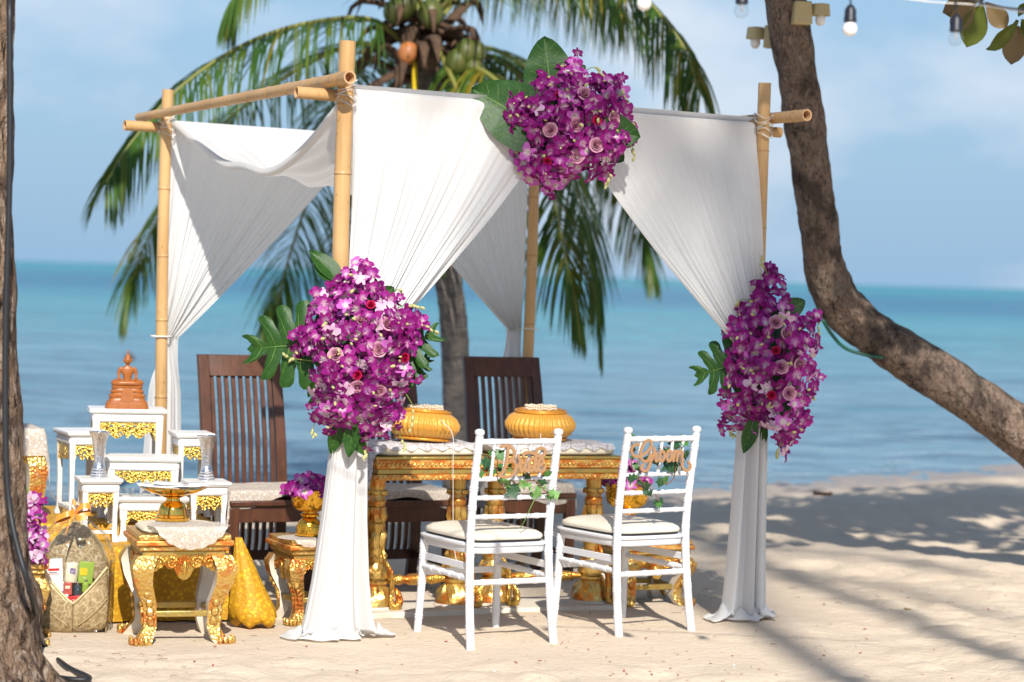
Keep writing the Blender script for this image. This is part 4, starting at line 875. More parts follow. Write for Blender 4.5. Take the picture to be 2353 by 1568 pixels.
def seat_cloth(chair, label, seed):
    rr = random.Random(seed); mb = MB(); w = .26; d = .40
    def fn(u, v):
        x = (u - .5) * 2 * (w + .015 * math.sin(v * 14 + seed)); y = -.05 - .035 * math.sin(u * 4.2 + seed * 1.7) + v * (d + .05) + .010 * math.sin(u * 11 + seed); z = .46 + .036 + .004 * noise.noise(V((u * 5, v * 5, seed)))
        ex = abs(x) - .212
        if ex > 0: z -= ex * 1.5; x = math.copysign(.212 + ex * .35, x)
        if y < .022: q = .022 - y; y = .022 - min(q, .012) - q * .08; z -= max(0, q - .006)
        return V((x, y, z))
    mb.grid(fn, 36, 28); o = mb.build('lace_cloth', 'lace', sharp=0)
    o.location = chair.location; o.rotation_euler = chair.rotation_euler
    return tag(o, label, 'cloth', 'lace cloths on the dining chair seats')
def place_dc(px_l, px_r, D, rz, lab, lab2, seed):
    pm = at((px_l + px_r) / 2, 1000, D); t = dining_chair((0, 0, 0), rz, lab); off = Matrix.Rotation(rz, 3, 'Z') @ V((0, .48, 0)); t.location = V((pm.x, pm.y, 0)) - off; seat_cloth(t, lab2, seed); return t
DA = R(25)
place_dc(470, 648, 11.95, DA, 'dark slatted dining chair between the altar tables and the large flower spray', 'grey lace cloth on the dining chair next to the altar tables', 1)
place_dc(782, 962, 12.15, DA, 'dark slatted dining chair directly behind the large flower spray and gilt table', 'cream lace cloth on the dining chair behind the flower spray', 2)
place_dc(1085, 1238, 12.75, R(20), 'dark slatted dining chair against the back canopy post', 'cream lace cloth hanging off the dining chair by the back canopy post', 3)

# ---------------------------------------------------------------- low gilt tables
def petal_ring(mb, z0, z1, r0, r1, n, out=.010, mi=0):
    for k in range(n):
        a = 2 * PI * k / n; e = V((math.cos(a), math.sin(a), 0)); s = V((-math.sin(a), math.cos(a), 0)); w0 = 2 * PI * r0 / n * .48; rows = []
        vs_ = []
        for q, ww, bu in ((0, 1, .2), (.3, 1.05, .7), (.65, .75, 1.1), (1, .04, .5)):
            c = e * (lerp(r0, r1, q)) + V((0, 0, lerp(z0, z1, q)))
            vs_ += [c - s * w0 * ww, c + e * out * bu * 1.6, c + s * w0 * ww]
        mb.add(vs_, [(i * 3 + j, i * 3 + j + 1, i * 3 + j + 4, i * 3 + j + 3) for i in range(3) for j in range(2)], mi)
def gilt_table(loc, rz, wid, label, seed):
    t = thing('gilt_table', label, 'table', loc, rz, 'low gilt carved tables'); d = .34; H = .704; hw = wid / 2
    for z, h, g, m_ in ((H - .078, .026, 0, 'gold_red'), (H - .052, .026, -.012, 'gold_dull'), (H - .018, .042, -.002, 'gold_red'), (H + .010, .014, .004, 'gold_dull')):
        mb = MB(); mb.box((0, 0, z), (wid + g * 2, d + g * 2, h)); mb.build('top_moulding', m_, t, bevel=.004)
    for z, ln in ((H - .078, .019), (H - .018, .022)):      # rope moulding of slanted beads on the four sides
        mb = MB(); n = int(wid / .021)
        for k in range(n):
            x = (k + .5) / n * wid - hw
            for y, sg in ((-d / 2, -1),): mb.ball((x, y - .001, z), (.0055, .005, ln * .55), 6, M=Matrix.Rotation(R(38), 3, 'Y'))
        n2 = int(d / .021)
        for k in range(n2):
            y = (k + .5) / n2 * d - d / 2
            for x in (-hw, hw): mb.ball((x, y, z), (.005, .0055, ln * .55), 6, M=Matrix.Rotation(R(38), 3, 'X'))
        mb.build('rope_moulding', 'gold_leaf', t, sharp=0, kind='stuff')
    for x in (-hw + .07, hw - .07):
        mb = MB(); mb.lathe([(.100, -.02), (.100, .022), (.094, .027)], 28, (x, 0, 0)); mb.build('plinth', 'cream_paint', t)
        mb = MB(); mb.lathe([(.086, .025), (.088, .05), (.074, .085), (.056, .115), (.052, .120), (.060, .126), (.060, .138), (.050, .144), (.048, .158), (.060, .18), (.061, .20), (.046, .225), (.036, .26), (.042, .28), (.039, .30), (.035, .36), (.043, .385), (.043, .402), (.036, .410), (.033, .47), (.041, .487), (.044, .505), (.036, .52), (.036, .55), (.044, .66), (.044, H - .085)], 20, (x, 0, 0))
        for z0, z1, r0, r1, n in ((.028, .112, .089, .058, 9), (.155, .222, .062, .048, 8), (.295, .375, .041, .038, 6), (.478, .405, .041, .036, 6), (.555, .53, .046, .038, 6), (.60, .69, .040, .046, 6), (.225, .27, .046, .040, 6)):
            m2 = MB(); petal_ring(m2, z0, z1, r0, r1, n); mb.add([p + V((x, 0, 0)) for p in m2.v], m2.f)
        mb.build('leg', 'gold_turned', t, sharp=35)
        for sy in (-1, 1):      # serpent scroll hugging each leg, before and behind
            mb = MB(); y = sy * .066; P = [(x + .015, y * .8, .30), (x + .02, y * 1.25, .235), (x + .042, y * 1.4, .19), (x + .05, y * 1.45, .11), (x + .045, y * 1.6, .045), (x + .062, y * 1.6, .022), (x + .085, y * 1.5, .05), (x + .078, y * 1.45, .09), (x + .07, y * 1.4, .115)]
            mb.tube(cat_rom(P, 40), [interp([0, .3, .5, .62, .72, .85, 1], [.006, .011, .012, .017, .020, .016, .004], k / 40) for k in range(41)], 10); mb.build('serpent_scroll', 'gold_carved', t, sharp=0)
    mb = MB(); L_ = wid - .14; P = []; rd = []
    for q, r_ in ((0, .016), (.06, .022), (.09, .013), (.13, .014), (.3, .026), (.36, .017), (.42, .026), (.5, .028), (.58, .026), (.64, .017), (.7, .026), (.87, .014), (.91, .013), (.94, .022), (1, .016)): P.append((-L_ / 2 + q * L_, 0, .14)); rd.append(r_)
    mb.tube(P, rd, 14); mb.build('stretcher', 'gold_carved', t, sharp=50)
    mb = MB(); mb.box((0, .0, .0), (wid + .06, d + .02, .034)); mb.build('base_board', 'cream_paint', t, bevel=.003)
    return t
def soft_cushion(host, wid, d, z, h, mat_, lab, cat, grp=None):
    mb = MB(); rows = []
    for k, (g, zz) in enumerate(((-.01, 0), (0, .008), (.002, h * .4), (-.012, h * .75), (-.05, h * .95), (-.11, h * 1.02))):
        row = []
        for i in range(48):
            a = 2 * PI * i / 48; c, s_ = math.cos(a), math.sin(a); ex = .32
            row.append(V((math.copysign(abs(c) ** ex, c) * (wid / 2 + g), math.copysign(abs(s_) ** ex, s_) * (d / 2 + g), z + zz)))
        rows.append(row)
    mb.rings(rows); o = mb.build('cushion', mat_, sharp=70); o.location = host.location; o.rotation_euler = host.rotation_euler
    return tag(o, lab, cat, grp)
T1 = V((-0.415, 11.13, 0)); T2 = V((0.175, 11.39, 0)); TA = R(24)
tab1 = gilt_table(T1, TA, .54, 'gilt carved low table beside the tied curtain, carrying a gold pillow', 0)
tab2 = gilt_table(T2, R(21), .64, 'gilt carved low table behind the two white chairs, carrying a gold pillow', 1)
for tb, wd, lb in ((tab1, .52, 'beside the tied curtain'), (tab2, .61, 'behind the two white chairs')): soft_cushion(tb, wd, .32, .724, .048, 'cushion_cream', 'cream padded cushion on the gilt table ' + lb, 'cushion')
def table_lace(host, wid, d, label, seed, left):
    rr = random.Random(seed); mb = MB()
    def fn(u, v):
        x = lerp(-wid / 2 - left, wid / 2 - .03, u); y = lerp(-d / 2 + .012, d / 2, v)
        sc = .014 * abs(math.sin(u * PI * 8)); y -= sc * (1 - v) ** 6 * 1.2
        z = .724 + .055 + .004 * noise.noise(V((u * 6, v * 5, seed)))
        fv = abs(y) / (d / 2); z -= .03 * max(0, fv - .72) ** 1.5 * 6
        fx = max(0, abs(x) / (wid / 2) - .82); z -= .22 * fx ** 1.5
        if x < -wid / 2: q = -wid / 2 - x; x = -wid / 2 - q * .35 - .004; z -= q * 1.0 + .012 * math.sin(v * 20)
        return V((x, y, z))
    mb.grid(fn, 70, 30); o = mb.build('lace_cloth', 'lace_blue', sharp=0); o.location = host.location; o.rotation_euler = host.rotation_euler
    return tag(o, label, 'cloth', 'white lace cloths on the gilt tables')
table_lace(tab1, .54, .34, 'white crochet lace cloth slipping over the end of the gilt table beside the curtain', 1, .10)
table_lace(tab2, .64, .34, 'white crochet lace cloth on the gilt table behind the white chairs', 2, 0.0)
def gold_pillow(p, rx_, tilt, label):
    t = thing('hand_rest_pillow', label, 'pillow', p, 0, 'gold pleated pillows on the gilt tables'); t.rotation_euler = tilt; n = 40
    prof = [(.05, .0), (.10, .004), (.142, .026), (.168, .060), (.169, .082), (.150, .113), (.114, .136), (.080, .144)]
    fine = []
    for k in range(25):
        s = k / 24 * 7; fine.append((interp(range(8), [a for a, b in prof], s), interp(range(8), [b for a, b in prof], s)))
    rows = []
    for k, (r, z) in enumerate(fine):
        am = .017 * math.sin(PI * min(1, max(0, (k - 1) / 22))) ; row = []
        for j in range(160):
            a = 2 * PI * j / 160; w = abs(math.sin(n * (a + .04 * math.sin(z * 20)) / 2)) ** .6; row.append(V((math.cos(a) * (r - am * (1 - w)), math.sin(a) * (r - am * (1 - w)), z)))
        rows.append(row)
    mb = MB(); mb.rings(rows); mb.build('pillow', 'pillow_gold', t, sharp=0)
    for r, z in ((.125, .010), (.118, .137), (.100, .142)):
        mb = MB(); mb.tube([V((math.cos(a) * r, math.sin(a) * r, z)) for a in np.linspace(0, 2 * PI, 61)], .0065, 8, cap=False, mod=lambda i, j: 1 + .25 * math.sin(i * 2.6 + j * PI / 2)); mb.build('braided_cord', 'cord_gold', t, sharp=0)
    return t
def bead_ring(p, r, label):
    t = thing('bead_crown', label, 'bead garland', p, 0, 'cream bead crowns lying on the pillows')
    for lay, (rr_, z) in enumerate(((r, .008), (r * .97, .019))):
        mb = MB()
        for k in range(34):
            a = 2 * PI * k / 34; mb.ball((math.cos(a) * rr_, math.sin(a) * rr_, z + .002 * math.sin(k * 1.7)), (.0075, .0075, .0062), 6)
        mb.build('bead_strand', 'beads', t, sharp=0, kind='stuff')
    return t
pp = at(970, 1027, 11.12); p1 = V((pp.x, pp.y, .781)); gold_pillow(p1, 0, (R(-2), R(4), R(20)), 'gold pleated pillow on the gilt table beside the curtain')
bead_ring(p1 + V((.01, 0, .140)), .078, 'cream bead crown on the pillow beside the large flower spray')
pp = at(1240, 1016, 11.42); p2 = V((pp.x, pp.y, .781)); gold_pillow(p2, 0, (R(1), R(-2), R(70)), 'gold pleated pillow on the gilt table seen above the Bride chair')
bead_ring(p2 + V((0, 0, .141)), .072, 'cream bead crown on the pillow seen above the Bride chair')
for P, lb, lc in (([at(1012, 965, 10.98), at(1040, 1000, 10.93), at(1041, 1080, 10.93), at(1043, 1250, 10.93), at(1060, 1310, 10.8), at(1090, 1305, 10.7), at(1120, 1290, 10.65)], 'thin white thread hanging from a bead crown down past the table legs', 0), ([at(1235, 958, 11.3), at(1242, 1000, 11.26), at(1243, 1025, 11.26)], 'thin white thread lying over the pillow above the Bride chair', 1)):
    mb = MB(); mb.tube(cat_rom(P, 30), .0016, 5); tag(mb.build('thread', 'thread', world=True, loc=P[0], sharp=0), lb, 'thread')

# ---------------------------------------------------------------- gilt stools with animal feet
def spiral(mb, c, ex, ez, r, turns, thick, sg=1, start=0.0, yo=0.0):
    P = []; n = 22
    for k in range(n + 1):
        q = k / n; a = start + sg * q * turns * 2 * PI; rr_ = r * (1 - q * .82); P.append(c + ex * math.cos(a) * rr_ + ez * math.sin(a) * rr_)
    mb.tube(P, [thick * (1 - .5 * k / n) for k in range(n + 1)], 6)
def gilt_stool(loc, rz, w, d, h, label, sc=1.0):
    t = thing('gilt_stool', label, 'stool', loc, rz, 'gilt carved stools with clawed feet')
    for z, hh, g, m_ in ((h - .012, .024, 0.012, 'gold_leaf'), (h - .034, .022, .022, 'gold_red'), (h - .056, .022, .006, 'gold_leaf'), (h - .078, .024, -.006, 'gold_dull')):
        mb = MB(); mb.box((0, 0, z), (w + g * 2, d + g * 2, hh)); mb.build('top_moulding', m_, t, bevel=.005)
    for sx in (-1, 1):
        for sy in (-1, 1):
            mb = MB(); rows = []; n = 22
            for k in range(n + 1):
                z = lerp(h - .085, -.015, k / n); q = k / n
                o = interp([0, .12, .3, .55, .8, .92, 1], [.0, .022, .016, -.018, -.022, .004, .022], q) * sc; s = interp([0, .12, .3, .6, .82, .93, 1], [.042, .044, .036, .026, .026, .034, .036], q) * sc
                cx = sx * (w / 2 - .028 + o); cy = sy * (d / 2 - .028 + o)
                rows.append([V((cx - sx * s, cy - sy * s, z)), V((cx - sx * s, cy + sy * s, z)), V((cx - sx * s * .2, cy + sy * s * 1.12, z)), V((cx + sx * s, cy + sy * s, z)), V((cx + sx * s * 1.12, cy - sy * s * .2, z)), V((cx + sx * s, cy - sy * s, z))])
            if sx * sy < 0: rows = [list(reversed(r)) for r in rows]
            mb.rings(rows)
            for fi, f in enumerate(mb.f):       # the inner faces are bare cream paint
                c = sum((mb.v[i] for i in f), V()) / len(f); nn = (mb.v[f[1]] - mb.v[f[0]]).cross(mb.v[f[2]] - mb.v[f[0]])
                if (nn.x * sx < -1e-9 and abs(nn.x) > abs(nn.y)) or (nn.y * sy < -1e-9 and abs(nn.y) > abs(nn.x)): mb.mi[fi] = 1
            leg = mb.build('leg', ['gold_leaf', 'cream_paint'], t, sharp=50)
            for face in (0, 1):       # leaf scrolls on the knee and toes of the paw
                mb = MB()
                e = V((0, sy, 0)) if face == 0 else V((sx, 0, 0)); s_ = V((sx, 0, 0)) if face == 0 else V((0, sy, 0))
                c0 = V((sx * (w / 2 - .02), sy * (d / 2 - .02), h - .13)) + e * (.044 * sc)
                spiral(mb, c0 + V((0, 0, .0)), s_, V((0, 0, 1)), .026 * sc, 1.4, .007 * sc)
                spiral(mb, c0 + V((0, 0, -.055 * sc)) - e * .006, -s_, V((0, 0, 1)), .020 * sc, 1.3, .006 * sc)
                for k in range(5):
                    q = k / 4; zz = lerp(h - .20, .09, q); o = interp([0, .5, 1], [.012, -.014, -.022], q) * sc
                    mb.ball(V((sx * (w / 2 - .028 + o), sy * (d / 2 - .028 + o), zz)) + e * .030 * sc, (.010 * sc + .008 * sc * abs(s_.x), .010 * sc + .008 * sc * abs(s_.y), .022 * sc), 6)
                for k in (-1, 0, 1): mb.ball(V((sx * (w / 2 - .006), sy * (d / 2 - .006), .012)) + s_ * (k * .021 * sc) + e * .036 * sc, (.011 * sc, .011 * sc, .022 * sc), 7)
                mb.build('carving', 'gold_leaf', leg, sharp=0, kind='stuff')
    for ax, sg in ((0, -1), (0, 1), (1, -1), (1, 1)):
        L_ = (w if ax == 0 else d) - .05
        def F(X, Y):
            u = X / (L_ / 2); bot = -(.052 + .020 * np.cos(u * PI * 2.0) + .012 * np.abs(np.sin(u * PI * 3.5)) + .026 * np.maximum(0, 1 - np.abs(u) * 4)); return np.minimum(Y - bot, np.minimum(-Y + 0.004, L_ / 2 - np.abs(X)))
        mb = iso_plate(F, -L_ / 2 - .004, L_ / 2 + .004, -.125, .012, 48, 22, .018)
        for k in range(-2, 3):
            if k: spiral(mb, V((k * L_ * .17, -.010, -.03)), V((1 if k > 0 else -1, 0, 0)), V((0, 0, 1)), .028 * sc, 1.6, .0065 * sc, 1)
        mb.ball((0, -.010, -.05), (.014, .008, .03), 8); mb.ball((-.03, -.010, -.025), (.018, .007, .010), 7); mb.ball((.03, -.010, -.025), (.018, .007, .010), 7)
        M = Matrix.Translation((0, sg * d / 2 * .93, h - .088)) if ax == 0 else Matrix.Translation((sg * w / 2 * .93, 0, h - .088))
        rot = (0 if sg < 0 else PI) if ax == 0 else (-PI / 2 if sg < 0 else PI / 2)
        o = mb.build('apron', 'gold_carved', t, sharp=40); o.matrix_local = M @ Matrix.Rotation(rot, 4, 'Z')
    zs = h * .26
    for sx in (-1, 1):
        mb = MB(); mb.beam((sx * (w / 2 - .045), -d / 2 + .05, zs), (sx * (w / 2 - .045), d / 2 - .05, zs), .022, .026); mb.build('stretcher', 'gold_dull', t, bevel=.004)
        mb = MB(); mb.beam((-w / 2 + .05, sx * (d / 2 - .045), zs + .001), (w / 2 - .05, sx * (d / 2 - .045), zs + .001), .022, .026); mb.build('stretcher', 'gold_dull', t, bevel=.004)
    return t
def doily(host, rad, cy, z, edge, label, cx=0.0, pad=0.0):
    """round lace cloth lying on a stool and hanging over its front edge"""
    mb = MB(); n = 96; m = 14
    def pt(i, a):
        r = rad * i / m
        if i == m: r *= 1 + .045 * abs(math.sin(a * 11))
        x = cx + math.cos(a) * r; y = cy + math.sin(a) * r; zz = z + .003 * math.sin(x * 60) * 0
        if y < -edge: q = -edge - y; y = -edge - min(q, .012) - .004 * math.sin(q * 30); zz -= max(0, q - .006)
        return V((x, y, zz))
    vs_ = [pt(0, 0)] + [pt(i, 2 * PI * k / n) for i in range(1, m + 1) for k in range(n)]
    fs = [(0, 1 + k, 1 + (k + 1) % n) for k in range(n)] + [(1 + (i - 1) * n + k, 1 + i * n + k, 1 + i * n + (k + 1) % n, 1 + (i - 1) * n + (k + 1) % n) for i in range(1, m) for k in range(n)]
    mb.add(vs_, fs); o = mb.build('doily', 'lace', sharp=0); o.location = host.location; o.rotation_euler = host.rotation_euler
    return tag(o, label, 'doily', 'scalloped lace doilies')
st1 = gilt_stool(V((-1.375, 10.10, 0)), R(17), .36, .36, .45, 'large gilt carved stool in front of the altar, with a gold tray on it')
soft_cushion(st1, .33, .33, .448, .035, 'cushion_cream', 'cream pad on top of the large gilt stool in front of the altar', 'cushion')
doily(st1, .165, -.135, .486, .206, 'ivory lace doily hanging over the front of the large gilt stool', .02)
st2 = gilt_stool(V((-.865, 10.74, 0)), R(26), .28, .28, .37, 'small gilt carved stool tucked behind the tied curtain', .82)
doily(st2, .115, -.085, .374, .164, 'ivory lace doily on the small gilt stool behind the curtain', -.07)
st3 = gilt_stool(V((.66, 11.66, 0)), R(24), .34, .32, .31, 'gilt carved stool behind the chair with the Groom sign', .9)
doily(st3, .13, -.06, .314, .184, 'ivory lace doily on the gilt stool behind the Groom chair', -.04)
st4 = gilt_stool(V((-2.02, 9.86, 0)), R(10), .26, .26, .36, 'gilt carved stool mostly hidden behind the rough foreground trunk', .85)
st5 = gilt_stool(V((-2.33, 10.95, 0)), R(22), .34, .34, .80, 'tall gilt carved stand behind the foreground trunk, lace over its corner', .95)
mb = MB()
def corner(u, v):
    x = lerp(-.19, .26, u); y = lerp(-.26, .19, v); z = .806
    if x > .185: q = x - .185; x = .185 + q * .28 + .006; z -= q * 1.9 + .0
    if y < -.185: q = -.185 - y; y = -.185 - q * .18 - .006; z -= q * 1.6
    return V((x, y, z))
mb.grid(corner, 30, 30); o = mb.build('lace_cloth', 'lace', sharp=0); o.location = st5.location; o.rotation_euler = st5.rotation_euler
tag(o, 'cream crochet cloth over the corner of the tall gilt stand', 'cloth')
mb = MB(); mb.lathe([(.02, 0), (.035, .005), (.02, .03), (.05, .06), (.062, .10), (.058, .10), (.04, .065)], 18); o = mb.build('footed_bowl', 'dark_wood', sharp=40); o.location = st5.matrix_basis @ V((.0, 0, .815)); tag(o, 'small dark footed bowl on the tall gilt stand', 'bowl')

# ---------------------------------------------------------------- bowls, tray, vases
def footed_bowl(p, s, label):
    t = thing('offering_bowl', label, 'bowl', p, 0, 'fluted gold offering bowls holding orchids'); t.scale = (s, s, s)
    mb = MB(); mb.lathe([(.088, 0), (.090, .012), (.084, .016), (.082, .05), (.070, .085), (.050, .104), (.040, .112)], 36, mod=lambda i, a: 1 + (.02 * math.cos(a * 12) if 1 < i < 6 else 0)); mb.build('foot', 'gold_shiny', t)
    mb = MB(); mb.lathe([(.040, .112), (.058, .122), (.060, .132), (.046, .142), (.044, .150)], 36); mb.build('collar', 'gold_shiny', t)
    prof = [(.044, .150), (.080, .158), (.105, .180), (.114, .215), (.116, .26), (.120, .285), (.128, .292), (.120, .290), (.108, .26), (.100, .20), (.04, .17)]
    mb = MB(); mb.lathe(prof, 72, mod=lambda i, a: 1 + (.022 * abs(math.cos(a * 14)) if 1 < i < 5 else (.02 * abs(math.cos(a * 9)) if i in (5, 6) else 0))); mb.build('bowl', 'gold_shiny', t, sharp=60)
    return t
b1p = V((-.875, 10.70, .374)); bw1 = footed_bowl(b1p + V((.0, 0, .004)), .70, 'fluted gold bowl of orchids on the small stool behind the curtain')
b2p = V((.575, 11.62, .318)); bw2 = footed_bowl(b2p, .88, 'fluted gold bowl of orchids on the stool behind the Groom chair')
tr = st1.matrix_basis @ V((-.02, .03, .488))
tray = thing('pedestal_tray', 'mirror gold pedestal tray holding white papers on the large stool', 'tray', tr); tray.scale = (.93, .93, .82)
mb = MB(); mb.lathe([(.076, 0), (.078, .014), (.072, .018), (.072, .028), (.066, .032), (.063, .055), (.055, .082), (.040, .094), (.032, .10)], 36); mb.build('foot', 'gold_mirror', tray)
mb = MB(); mb.lathe([(.032, .10), (.030, .112), (.046, .124), (.034, .130)], 40, mod=lambda i, a: 1 + (.14 * abs(math.cos(a * 6)) if i == 2 else 0)); mb.build('collar', 'gold_mirror', tray)
mb = MB(); mb.lathe([(.034, .126), (.06, .128), (.11, .146), (.146, .168), (.143, .170), (.106, .150), (.05, .134)], 72, mod=lambda i, a: 1 + (.05 * abs(math.cos(a * 9)) if i in (3, 4) else 0)); mb.build('dish', 'gold_mirror', tray)
for k, (a, dx, dy, tl) in enumerate(((14, -.045, -.01, 3), (-24, .05, .0, -2), (5, .02, .03, 1))):
    mb = MB(); mb.grid(lambda u, v: V(((u - .5) * .21, (v - .5) * .148, .012 * (u - .5) ** 2)), 8, 4); o = mb.build('paper_sheet', 'paper', sharp=0); o.location = tr + V((dx, dy, .1435 + .004 * k)); o.rotation_euler = (0, R(tl), R(a)); so = o.modifiers.new('t', 'SOLIDIFY'); so.thickness = .0012
    tag(o, ['white printed card lying askew on the gold tray', 'white card lying across the gold tray towards the dining chair', 'topmost white paper on the gold tray'][k], 'paper')
mb = MB(); mb.lathe([(.0005, 0), (.017, .0004)], 18); o = mb.build('seal', 'petal_litter', sharp=0); o.location = tr + V((.055, -.03, .1575)); tag(o, 'small reddish round seal printed on the paper on the gold tray', 'seal')

# ---------------------------------------------------------------- altar
AR = R(19)
def rot2(x, y, a): return V((x * math.cos(a) - y * math.sin(a), x * math.sin(a) + y * math.cos(a), 0))
AO = V((-1.63, 10.50, 0))     # middle of the platform's front edge
plat = MB(); plat.box((0, .16, .155), (.84, .30, .33)); plat.box((0, .70, .19), (.84, .78, .40)); o = plat.build('altar_platform', 'dark_wood', bevel=.004); o.location = AO; o.rotation_euler = (0, 0, AR)
tag(o, 'stepped altar platform hidden under the gold cloth', 'platform')
mb = MB(); prof = [(-.012, .004), (-.010, .10), (-.008, .26), (0, .325), (.02, .326), (.15, .326), (.298, .327), (.304, .335), (.308, .388), (.315, .396), (.34, .397), (.7, .397), (1.10, .397)]
def gcl(u, v):
    s = v * (len(prof) - 1); y = interp(range(len(prof)), [a for a, b in prof], s); z = interp(range(len(prof)), [b for a, b in prof], s)
    x = lerp(-.43, .43, u); f = max(0, 1 - z / .32); y -= .012 * f * (1 + math.sin(u * 38 + 1.5 * math.sin(u * 9))); return V((x, y, z))
mb.grid(gcl, 90, 40)
for sx in (-1, 1):
    def sd_(u, v): 
        y = lerp(0, 1.08, u); zt_ = .327 if y < .30 else .398; z = lerp(.003, zt_, v); return V((sx * (.432 + .012 * (1 - v) * (1 + math.sin(u * 30))), y, z))
    mb.grid(sd_, 50, 10)
gc = mb.build('gold_cloth', 'gold_lace', sharp=0); gc.location = AO; gc.rotation_euler = (0, 0, AR); tag(gc, 'shimmering gold lace cloth covering the altar platform down to the sand', 'cloth')
# gathered corner of the cloth, swelling where it meets the sand
cb = gp(585, 1440); mb = MB(); topc = at(548, 1235, 10.5); rows = []
for k in range(25):
    q = k / 24; c = lerp(topc, cb, q ** 1.05); c.z = lerp(topc.z, .012, q); c += V((.02, 0, 0)) * math.sin(PI * q) * 0; r_ = interp([0, .25, .55, .78, .9, .97, 1], [.014, .040, .070, .098, .104, .092, .075], q)
    rows.append([c + V((math.cos(a) * r_ * 1.0, math.sin(a) * r_ * .8, .012 * math.sin(5 * a + 1) * (q > .93))) * (1 + .05 * (1 - q) * math.sin(a * 11) + .05 * sst(.85, 1, q) * math.sin(a * 14) + .022 * math.sin(a * 5 + q * 4) + .03 * noise.noise(V((math.cos(a) * 2, math.sin(a) * 2, q * 3)))) for a in [2 * PI * j / 60 for j in range(60)]])
mb.rings(rows); o = mb.build('cloth_corner', 'gold_lace', gc, sharp=0)
inv = (Matrix.Translation(AO) @ Matrix.Rotation(AR, 4, 'Z')).inverted(); o.matrix_local = inv
def fret(w, h, kind):
    nx = 84; ny = max(20, int(nx * h / w))
    def F(X, Y):
        u = X / (w / 2); au = np.abs(u)
        bot = -h * (.58 - .16 * np.cos(u * PI * 2.6) + .34 * np.maximum(0, 1 - au * 8) + .36 * sm(.80, 1.0, au))
        outer = np.minimum(np.minimum(Y - bot, -Y), w / 2 - np.abs(X))
        k = 2 * PI / (h * .36); wx = X + .05 * h * np.sin(Y * k * .7); holes = np.sin(wx * k) * np.sin(Y * k * 1.1 + wx * k * .35) - .34
        border = np.minimum(outer - .09 * h, np.maximum(holes, -1) * h * .2)
        return np.minimum(outer, -border)
    return iso_plate(F, -w / 2 - .002, w / 2 + .002, -h * 1.05, .002, nx, ny, .008).mesh('fretwork', 'gold_fret', sharp=30)
def sm(a, b, x):
    t = np.clip((x - a) / (b - a), 0, 1); return t * t * (3 - 2 * t)
def altar_table(px, py, D, w, d, zb, rz, label, fh=.075):
    fl = at(px, py, D); h = fl.z - zb; t = thing('altar_table', label, 'altar table', (0, 0, 0), rz, 'white altar tables with gold fretwork')
    t.location = V((fl.x, fl.y, zb)) + rot2(w / 2, d / 2, rz)
    mb = MB(); mb.box((0, 0, h - .007), (w + .03, d + .03, .014)); mb.box((0, 0, h - .019), (w + .012, d + .012, .010), taper=1.08); mb.build('top', 'white_lacquer', t, bevel=.003)
    mb = MB(); mb.box((0, 0, h - .044), (w + .006, d + .006, .042)); mb.build('frieze', 'white_lacquer', t, bevel=.012)
    lt = min(.034, w * .16)
    for sx in (-1, 1):
        for sy in (-1, 1):
            mb = MB(); x, y = sx * (w / 2 - lt / 2), sy * (d / 2 - lt / 2); rows = []
            for z, s, o in ((h - .055, 1.0, 0), (h - .09, .98, 0), (h * .45, .80, .004), (.035, .85, .004), (.018, 1.15, -.002), (0.0, 1.2, -.004)):
                hs = lt / 2 * s; cx = x - sx * o * .6; cy = y - sy * o * .6; rows.append([V((cx - hs, cy - hs, z)), V((cx + hs, cy - hs, z)), V((cx + hs, cy + hs, z)), V((cx - hs, cy + hs, z))])
            mb.rings([list(reversed(r)) for r in rows]); mb.build('leg', 'white_lacquer', t, bevel=.003, sharp=50)
    for sy in (-1, 1):
        mb = MB(); mb.beam((-w / 2 + lt, sy * (d / 2 - lt / 2), .045), (w / 2 - lt, sy * (d / 2 - lt / 2), .045), .014, .016); mb.build('stretcher', 'white_lacquer', t, bevel=.002)
        mb = MB(); mb.beam((sy * (w / 2 - lt / 2), -d / 2 + lt, .046), (sy * (w / 2 - lt / 2), d / 2 - lt, .046), .014, .016); mb.build('stretcher', 'white_lacquer', t, bevel=.002)
    fw = w - 2 * lt + .012; fd = d - 2 * lt + .012; mf = fret(fw, min(fh, h * .5), 0); ms = fret(fd, min(fh, h * .5), 0); z0 = h - .0645
    for a, me, M in ((0, mf, (0, -d / 2 + .008, z0)), (PI, mf, (0, d / 2 - .008, z0)), (-PI / 2, ms, (-w / 2 + .008, 0, z0)), (PI / 2, ms, (w / 2 - .008, 0, z0))): link('fretwork', me, t, Matrix.Translation(M) @ Matrix.Rotation(a, 4, 'Z'))
    return t
P1, P2 = .326, .398
ta = altar_table(214, 939, 11.22, .325, .22, P2, R(13), 'tall white altar table with gold fretwork carrying the brown statue', .10)
tb_ = altar_table(162, 992, 10.90, .165, .25, P2, R(25), 'tall narrow white altar table on the foreground trunk side of the statue', .09)
tc_ = altar_table(412, 996, 11.10, .15, .20, P2, R(18), 'narrow white altar table between the statue and the dark dining chair', .08)
td = altar_table(248, 1050, 10.92, .32, .20, P2, R(12), 'wide white altar table on the step just below the statue', .075)
te = altar_table(191, 1101, 10.60, .16, .17, P1, R(18), 'small white altar table with a silver vase, beside the gift basket', .085)
tf = altar_table(440, 1108, 10.78, .165, .17, P1, R(18), 'small white altar table with a silver vase, beside the dark dining chair', .085)
tg = altar_table(276, 1143, 10.68, .29, .17, P1, R(15), 'lowest white altar table with a glass cup and lighter on top', .07)
